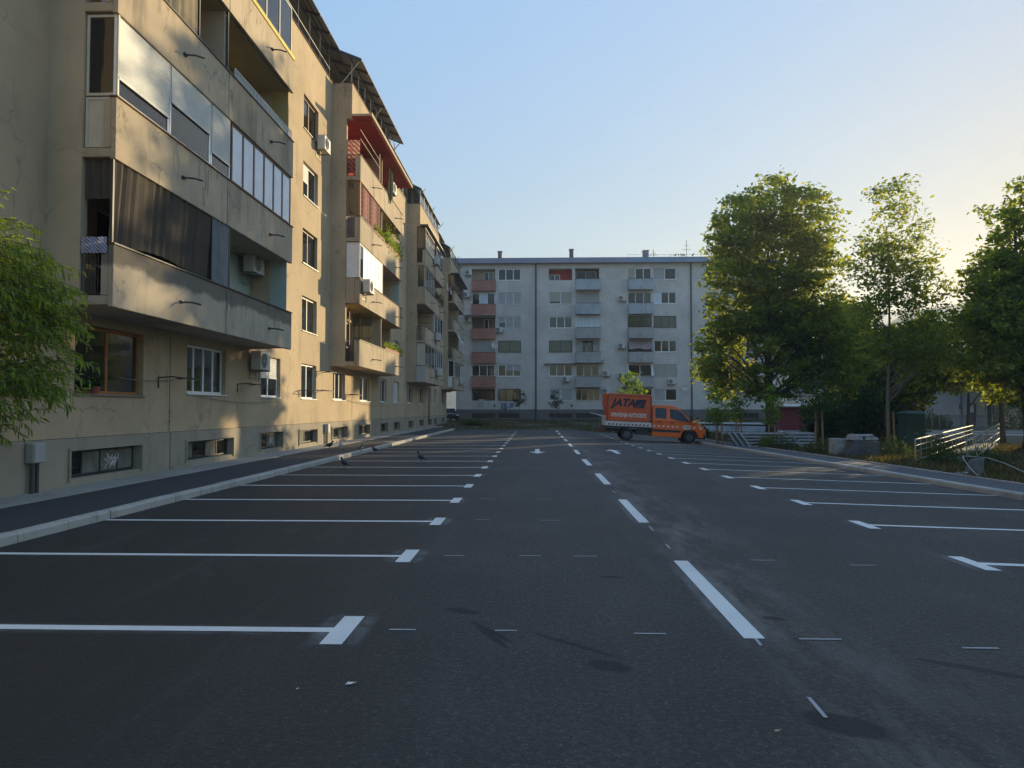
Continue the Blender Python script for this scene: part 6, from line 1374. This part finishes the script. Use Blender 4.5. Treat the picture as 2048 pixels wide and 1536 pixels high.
p = atY(1564, 855, Ys+.3); m = MB(); m.loft([((-.17, 0, .02), .02, .01, 0), ((-.1, 0, .035), .09, .035, 0), ((.05, 0, .04), .12, .04, 0), ((.16, 0, .02), .03, .015, 0)], 10)
o = bpy.data.objects.new('white_sack', m.mesh('white_sack', 'white_print', smooth=True)); COL.objects.link(o); o.location = (p.x, Ys+.35, z0+.06+4*.16+.075); tag(o, 'small white sack lying on top of the steel stack', 'sack')
# green transformer kiosk
Yg = 43.5; a = atY(1813, 880, Yg); b_ = atY(1850, 825, Yg); zg = terr(a.x, Yg); t = empty('green_kiosk', (a.x, Yg, zg), 'dark green metal kiosk under the trees left of the handrails', 'utility kiosk')
m = MB(); m.box(a.x, b_.x, Yg, Yg+1.0, zg, b_.z-.06); m.build('case', 'green_paint', t, bevel=.02); m = MB(); m.hexa([(a.x-.06, Yg-.06, b_.z-.06), (b_.x+.06, Yg-.06, b_.z-.06), (b_.x+.06, Yg+1.06, b_.z-.06), (a.x-.06, Yg+1.06, b_.z-.06), (a.x+.1, Yg+.1, b_.z+.08), (b_.x-.1, Yg+.1, b_.z+.08), (b_.x-.1, Yg+.9, b_.z+.08), (a.x+.1, Yg+.9, b_.z+.08)]); m.build('roof', 'green_paint', t)
mx = (a.x+b_.x)/2
for (x0, x1) in ((a.x+.05, mx-.01), (mx+.01, b_.x-.05)): m = MB(); m.box(x0, x1, Yg-.015, Yg-.002, zg+.12, b_.z-.12); d_ = m.build('door', 'green_paint', t); m = MB(); m.box(x1-.08 if x0 < mx-.2 else x0+.04, x1-.05 if x0 < mx-.2 else x0+.07, Yg-.04, Yg-.016, zg+.6, zg+.8); m.build('handle', 'metal_grey', d_)
# red hut under the chestnut
Yh = 66; a = atY(1558, 860, Yh); b_ = atY(1632, 812, Yh); zh = terr(a.x, Yh); t = empty('red_hut', (a.x, Yh, zh), 'low dark red panelled hut seen under the tallest chestnut', 'hut')
m = MB(); m.box(a.x, b_.x, Yh, Yh+2.5, zh, b_.z-.1); m.build('wall', 'red_panel', t)
k = 5
for i in range(k): x0 = a.x+(b_.x-a.x)*i/k; m = MB(); m.box(x0+.02, x0+(b_.x-a.x)/k-.02, Yh-.03, Yh-.002, zh+.1, b_.z-.2); m.build('panel', 'red_panel', t)
m = MB(); m.hexa([(a.x-.3, Yh-.4, b_.z-.1), (b_.x+.3, Yh-.4, b_.z-.1), (b_.x+.3, Yh+2.8, b_.z-.1), (a.x-.3, Yh+2.8, b_.z-.1), (a.x-.3, Yh-.4, b_.z-.02), (b_.x+.3, Yh-.4, b_.z-.02), (b_.x+.3, Yh+2.8, b_.z+.2), (a.x-.3, Yh+2.8, b_.z+.2)]); m.build('roof', 'roof_sheet', t)
# red shop awning with yellow board far behind the trees
Yk = 76; a = atY(1684, 800, Yk); b_ = atY(1728, 770, Yk); t = empty('shop_kiosk', (a.x, Yk, terr(a.x, Yk)), 'red roofed kiosk with a yellow signboard glimpsed between the trees', 'kiosk')
m = MB(); m.box(a.x, b_.x, Yk, Yk+3, terr(a.x, Yk), a.z); m.build('wall', 'dark_red_paint', t); m = MB(); m.hexa([(a.x-.6, Yk-.6, a.z+.5), (b_.x+.4, Yk-.6, a.z+.5), (b_.x+.4, Yk+3, a.z+.5), (a.x-.6, Yk+3, a.z+.5), (a.x+.3, Yk, b_.z), (b_.x-.2, Yk, b_.z), (b_.x-.2, Yk+2, b_.z), (a.x+.3, Yk+2, b_.z)]); m.build('roof', 'red_paint', t)
m = MB(); m.box(a.x, b_.x, Yk-.62, Yk-.5, a.z-.1, a.z+.45); m.build('signboard', 'yellow_print', t)
# pale building across the street
YF = 97.0; FF = Fr('Y', YF); xa, xb = 41.5, 78.0; zt = atY(1900, 706, YF).z; t = empty('commercial_building', (55, YF+5, -.5), 'long pale two-storey building across the street at the right', 'building'); zg = -1.0
def Xf(px): return atY(px, 800, YF).x
dr = [(Xf(1936), Xf(1955), zg+.5, atY(1900, 806, YF).z), (Xf(1974), Xf(1986), zg+.5, atY(1900, 807, YF).z)]
m = MB(); wall_grid(m, FF, xa, xb, zg, zt, dr, depth=.5)
for x in (xa, xb): m.quad((x, YF, zg), (x, YF+12, zg), (x, YF+12, zt), (x, YF, zt))
m.quad((xa, YF+12, zg), (xb, YF+12, zg), (xb, YF+12, zt), (xa, YF+12, zt)); m.quad((xa, YF, zt), (xb, YF, zt), (xb, YF+12, zt), (xa, YF+12, zt)); m.build('wall', 'far_wall', t)
m = MB(); zc = atY(1900, 763, YF).z; m.box(xa-.1, xb+.1, YF-.25, YF-.003, zc-.2, zc+.15); m.box(xa-.1, xb+.1, YF-.35, YF+.2, zt-.1, zt+.25); m.build('cornice', 'far_wall', t)
m = MB(); m.box(xa-.3, xb+.3, YF-.5, YF+12.3, zt+.253, zt+.4); m.build('roof', 'roof_sheet', t)
for px in (1922, 1985): m = MB(); m.tube((Xf(px), YF-.12, zg), (Xf(px), YF-.12, zt), .12 if px == 1922 else .08, n=8); m.build('downpipe', 'pipe_dark', t)
for i, d_ in enumerate(dr): m = MB(); m.fbox(FF, d_[0], d_[1], -.45, -.4, d_[2], d_[3]); dd = m.build('door', 'dark_frame', t); 
m = MB(); m.fbox(FF, dr[0][0]+.2, dr[0][1]-.3, -.38, -.36, 1.2, 2.3); m.build('door_notice', 'white_print', t)
m = MB(); m.add([FF.pt(Xf(1985), .05, atY(0, 803, YF).z), FF.pt(Xf(2030), .05, atY(0, 796, YF).z), FF.pt(Xf(2030), 1.6, atY(0, 800, YF).z), FF.pt(Xf(1985), 1.6, atY(0, 808, YF).z)], [(0, 1, 2, 3)]); m.build('porch_roof', 'roof_sheet', t)
m = MB(); m.fbox(FF, Xf(1994), Xf(2038), 1.0, 1.2, zg, atY(0, 813, YF).z); m.build('porch_wall', 'pink_wall', t)
for i in range(6):
    a = 43+i*5.8; window(t, Fr('Y', YF-.02), a, a+2.2, zc+1.2, zc+2.9, 'gg', 'd', n=.06, sill=False)
# street fence, sign posts
def fence(label, xa_, ya, xb_, yb, z, h, n):
    t = empty('iron_fence', (xa_, ya, z), label, 'fence'); m = MB()
    for q in (.1, .95): m.tube((xa_, ya, z+h*q), (xb_, yb, z+h*q), .03, n=5)
    m.build('rail', 'metal_dark', t)
    for i in range(n+1):
        x = xa_+(xb_-xa_)*i/n; y = ya+(yb-ya)*i/n; m = MB(); m.tube((x, y, z), (x, y, z+h*(1.05 if i % 8 == 0 else 1)), .035 if i % 8 == 0 else .012, n=5); m.build('bar', 'metal_grey' if i % 8 == 0 else 'metal_dark', t)
pa = atY(1850, 855, 80); pb_ = atY(1985, 855, 78); fence('low iron fence with upright bars before the pale building', pa.x, 80, pb_.x, 78, pa.z, 1.3, 72)
for (px, Yq, pt, lab) in [(1972, 60, 803, 'slim metal pole left of the porch of the pale building')]:
    a = atY(px, 858, Yq); b_ = atY(px, pt, Yq); t = empty('sign_pole', (a.x, Yq, a.z-.5), lab, 'pole'); m = MB(); m.tube((a.x, Yq, a.z-.6), (a.x, Yq, b_.z), .05, n=8); m.build('post', 'metal_grey', t); m = MB(); m.box(a.x-.06, a.x+.06, Yq-.06, Yq+.06, b_.z-.02, b_.z+.12); m.build('cap', 'metal_dark', t)
a = atY(1915, 850, 80); t = empty('road_sign', (a.x, 79.5, a.z-.3), 'dark backed road sign on a thin post before the pale building', 'road sign'); m = MB(); m.tube((a.x, 79.5, a.z-.6), (a.x, 79.5, atY(0, 812, 79.5).z), .04, n=6); m.build('post', 'metal_grey', t); m = MB(); m.box(a.x-.13, a.x+.13, 79.42, 79.45, atY(0, 818, 79.5).z, atY(0, 809, 79.5).z); m.build('plate', 'metal_dark', t)
# bushes along that fence
for i, (px, Y_, rw, h_, lab) in enumerate([(1862, 82, 1.2, 1.0, 'pale bush behind the left end of the iron fence'), (1885, 82.5, .9, .8, 'thin bush in the middle of the iron fence'), (2035, 72, 2.2, 1.6, 'dark clipped bush at the right edge behind the striding person')]):
    a = atY(px, 850, Y_); shrub(lab, a.x, Y_, rw, 1.0, h_, 700, .28, 'leaf_shrub', 130+i, z=a.z-.4)
# dark car in the passage beyond the ochre building
def car(loc, rz_, label, body='car_dark'):
    t = empty('parked_car', loc, label, 'car', rz=rz_); pr = [(-2.1, .3), (-1.75, .28), (-1.7, .5), (-1.4, .66), (-1.1, .5), (-1.05, .25), (1.05, .25), (1.1, .5), (1.4, .66), (1.7, .5), (1.75, .28), (2.1, .3), (2.15, .62), (1.9, .82), (.95, .95), (.3, 1.42), (-1.0, 1.45), (-1.75, 1.02), (-2.1, .9)]
    def ab(m, n, mt, par=None, bev=0):
        o = bpy.data.objects.new(n, m.mesh(n, mt)); COL.objects.link(o); o.parent = par or t
        if bev: b_ = o.modifiers.new('bevel', 'BEVEL'); b_.width = bev; b_.segments = 2; b_.limit_method = 'ANGLE'
        return o
    m = MB(); m.prism(pr, -.86, .86); ab(m, 'body', body, bev=.05)
    for sd in (-1, 1):
        m = MB(); m.prism([(-.95, 1.38), (.25, 1.36), (.75, 1.0), (-1.5, 1.02)], sd*.862, sd*.868); ab(m, 'side_window', 'car_glass')
        for x in (-1.4, 1.4): m = MB(); m.tube((x, sd*.68, .33), (x, sd*.87, .33), .33, n=20); w_ = ab(m, 'wheel', 'tyre'); m = MB(); m.tube((x, sd*.87, .33), (x, sd*.88, .33), .2, n=14); ab(m, 'rim', 'rim', w_)
        m = MB(); m.box(2.08, 2.16, sd*.5, sd*.82, .62, .75); ab(m, 'headlight', 'lamp_clear')
    m = MB(); m.add([(.98, -.75, .97), (.98, .75, .97), (.34, .68, 1.40), (.34, -.68, 1.40)], [(0, 1, 2, 3)]); ab(m, 'windscreen', 'car_glass')
    return t
car((-9.95, 82.3, .3), -1.2, 'dark car half hidden in the passage between the two apartment buildings')
car((33, 70.5, gz(33, 70)+.1), -.13, 'dark grey car parked beyond the trees behind the green kiosk', 'metal_grey')

# ================================================================ HAZE VOLUME, ADDED TO LIFT DARK TONES LIKE A LENS VEIL
hm = bpy.data.materials.new('added_haze'); hm.use_nodes = True; hn = hm.node_tree; hn.nodes.clear()
hv = hn.nodes.new('ShaderNodeVolumePrincipled'); hv.inputs['Density'].default_value = HAZE; hv.inputs['Color'].default_value = (.93, .95, 1, 1); hv.inputs['Anisotropy'].default_value = .4
ho = hn.nodes.new('ShaderNodeOutputMaterial'); hn.links.new(hv.outputs[0], ho.inputs['Volume']); MAT['added_haze'] = hm
m = MB(); m.box(-260, 950, -90, 720, -20, 105); tag(m.build('added_haze', 'added_haze'), kind='stuff')
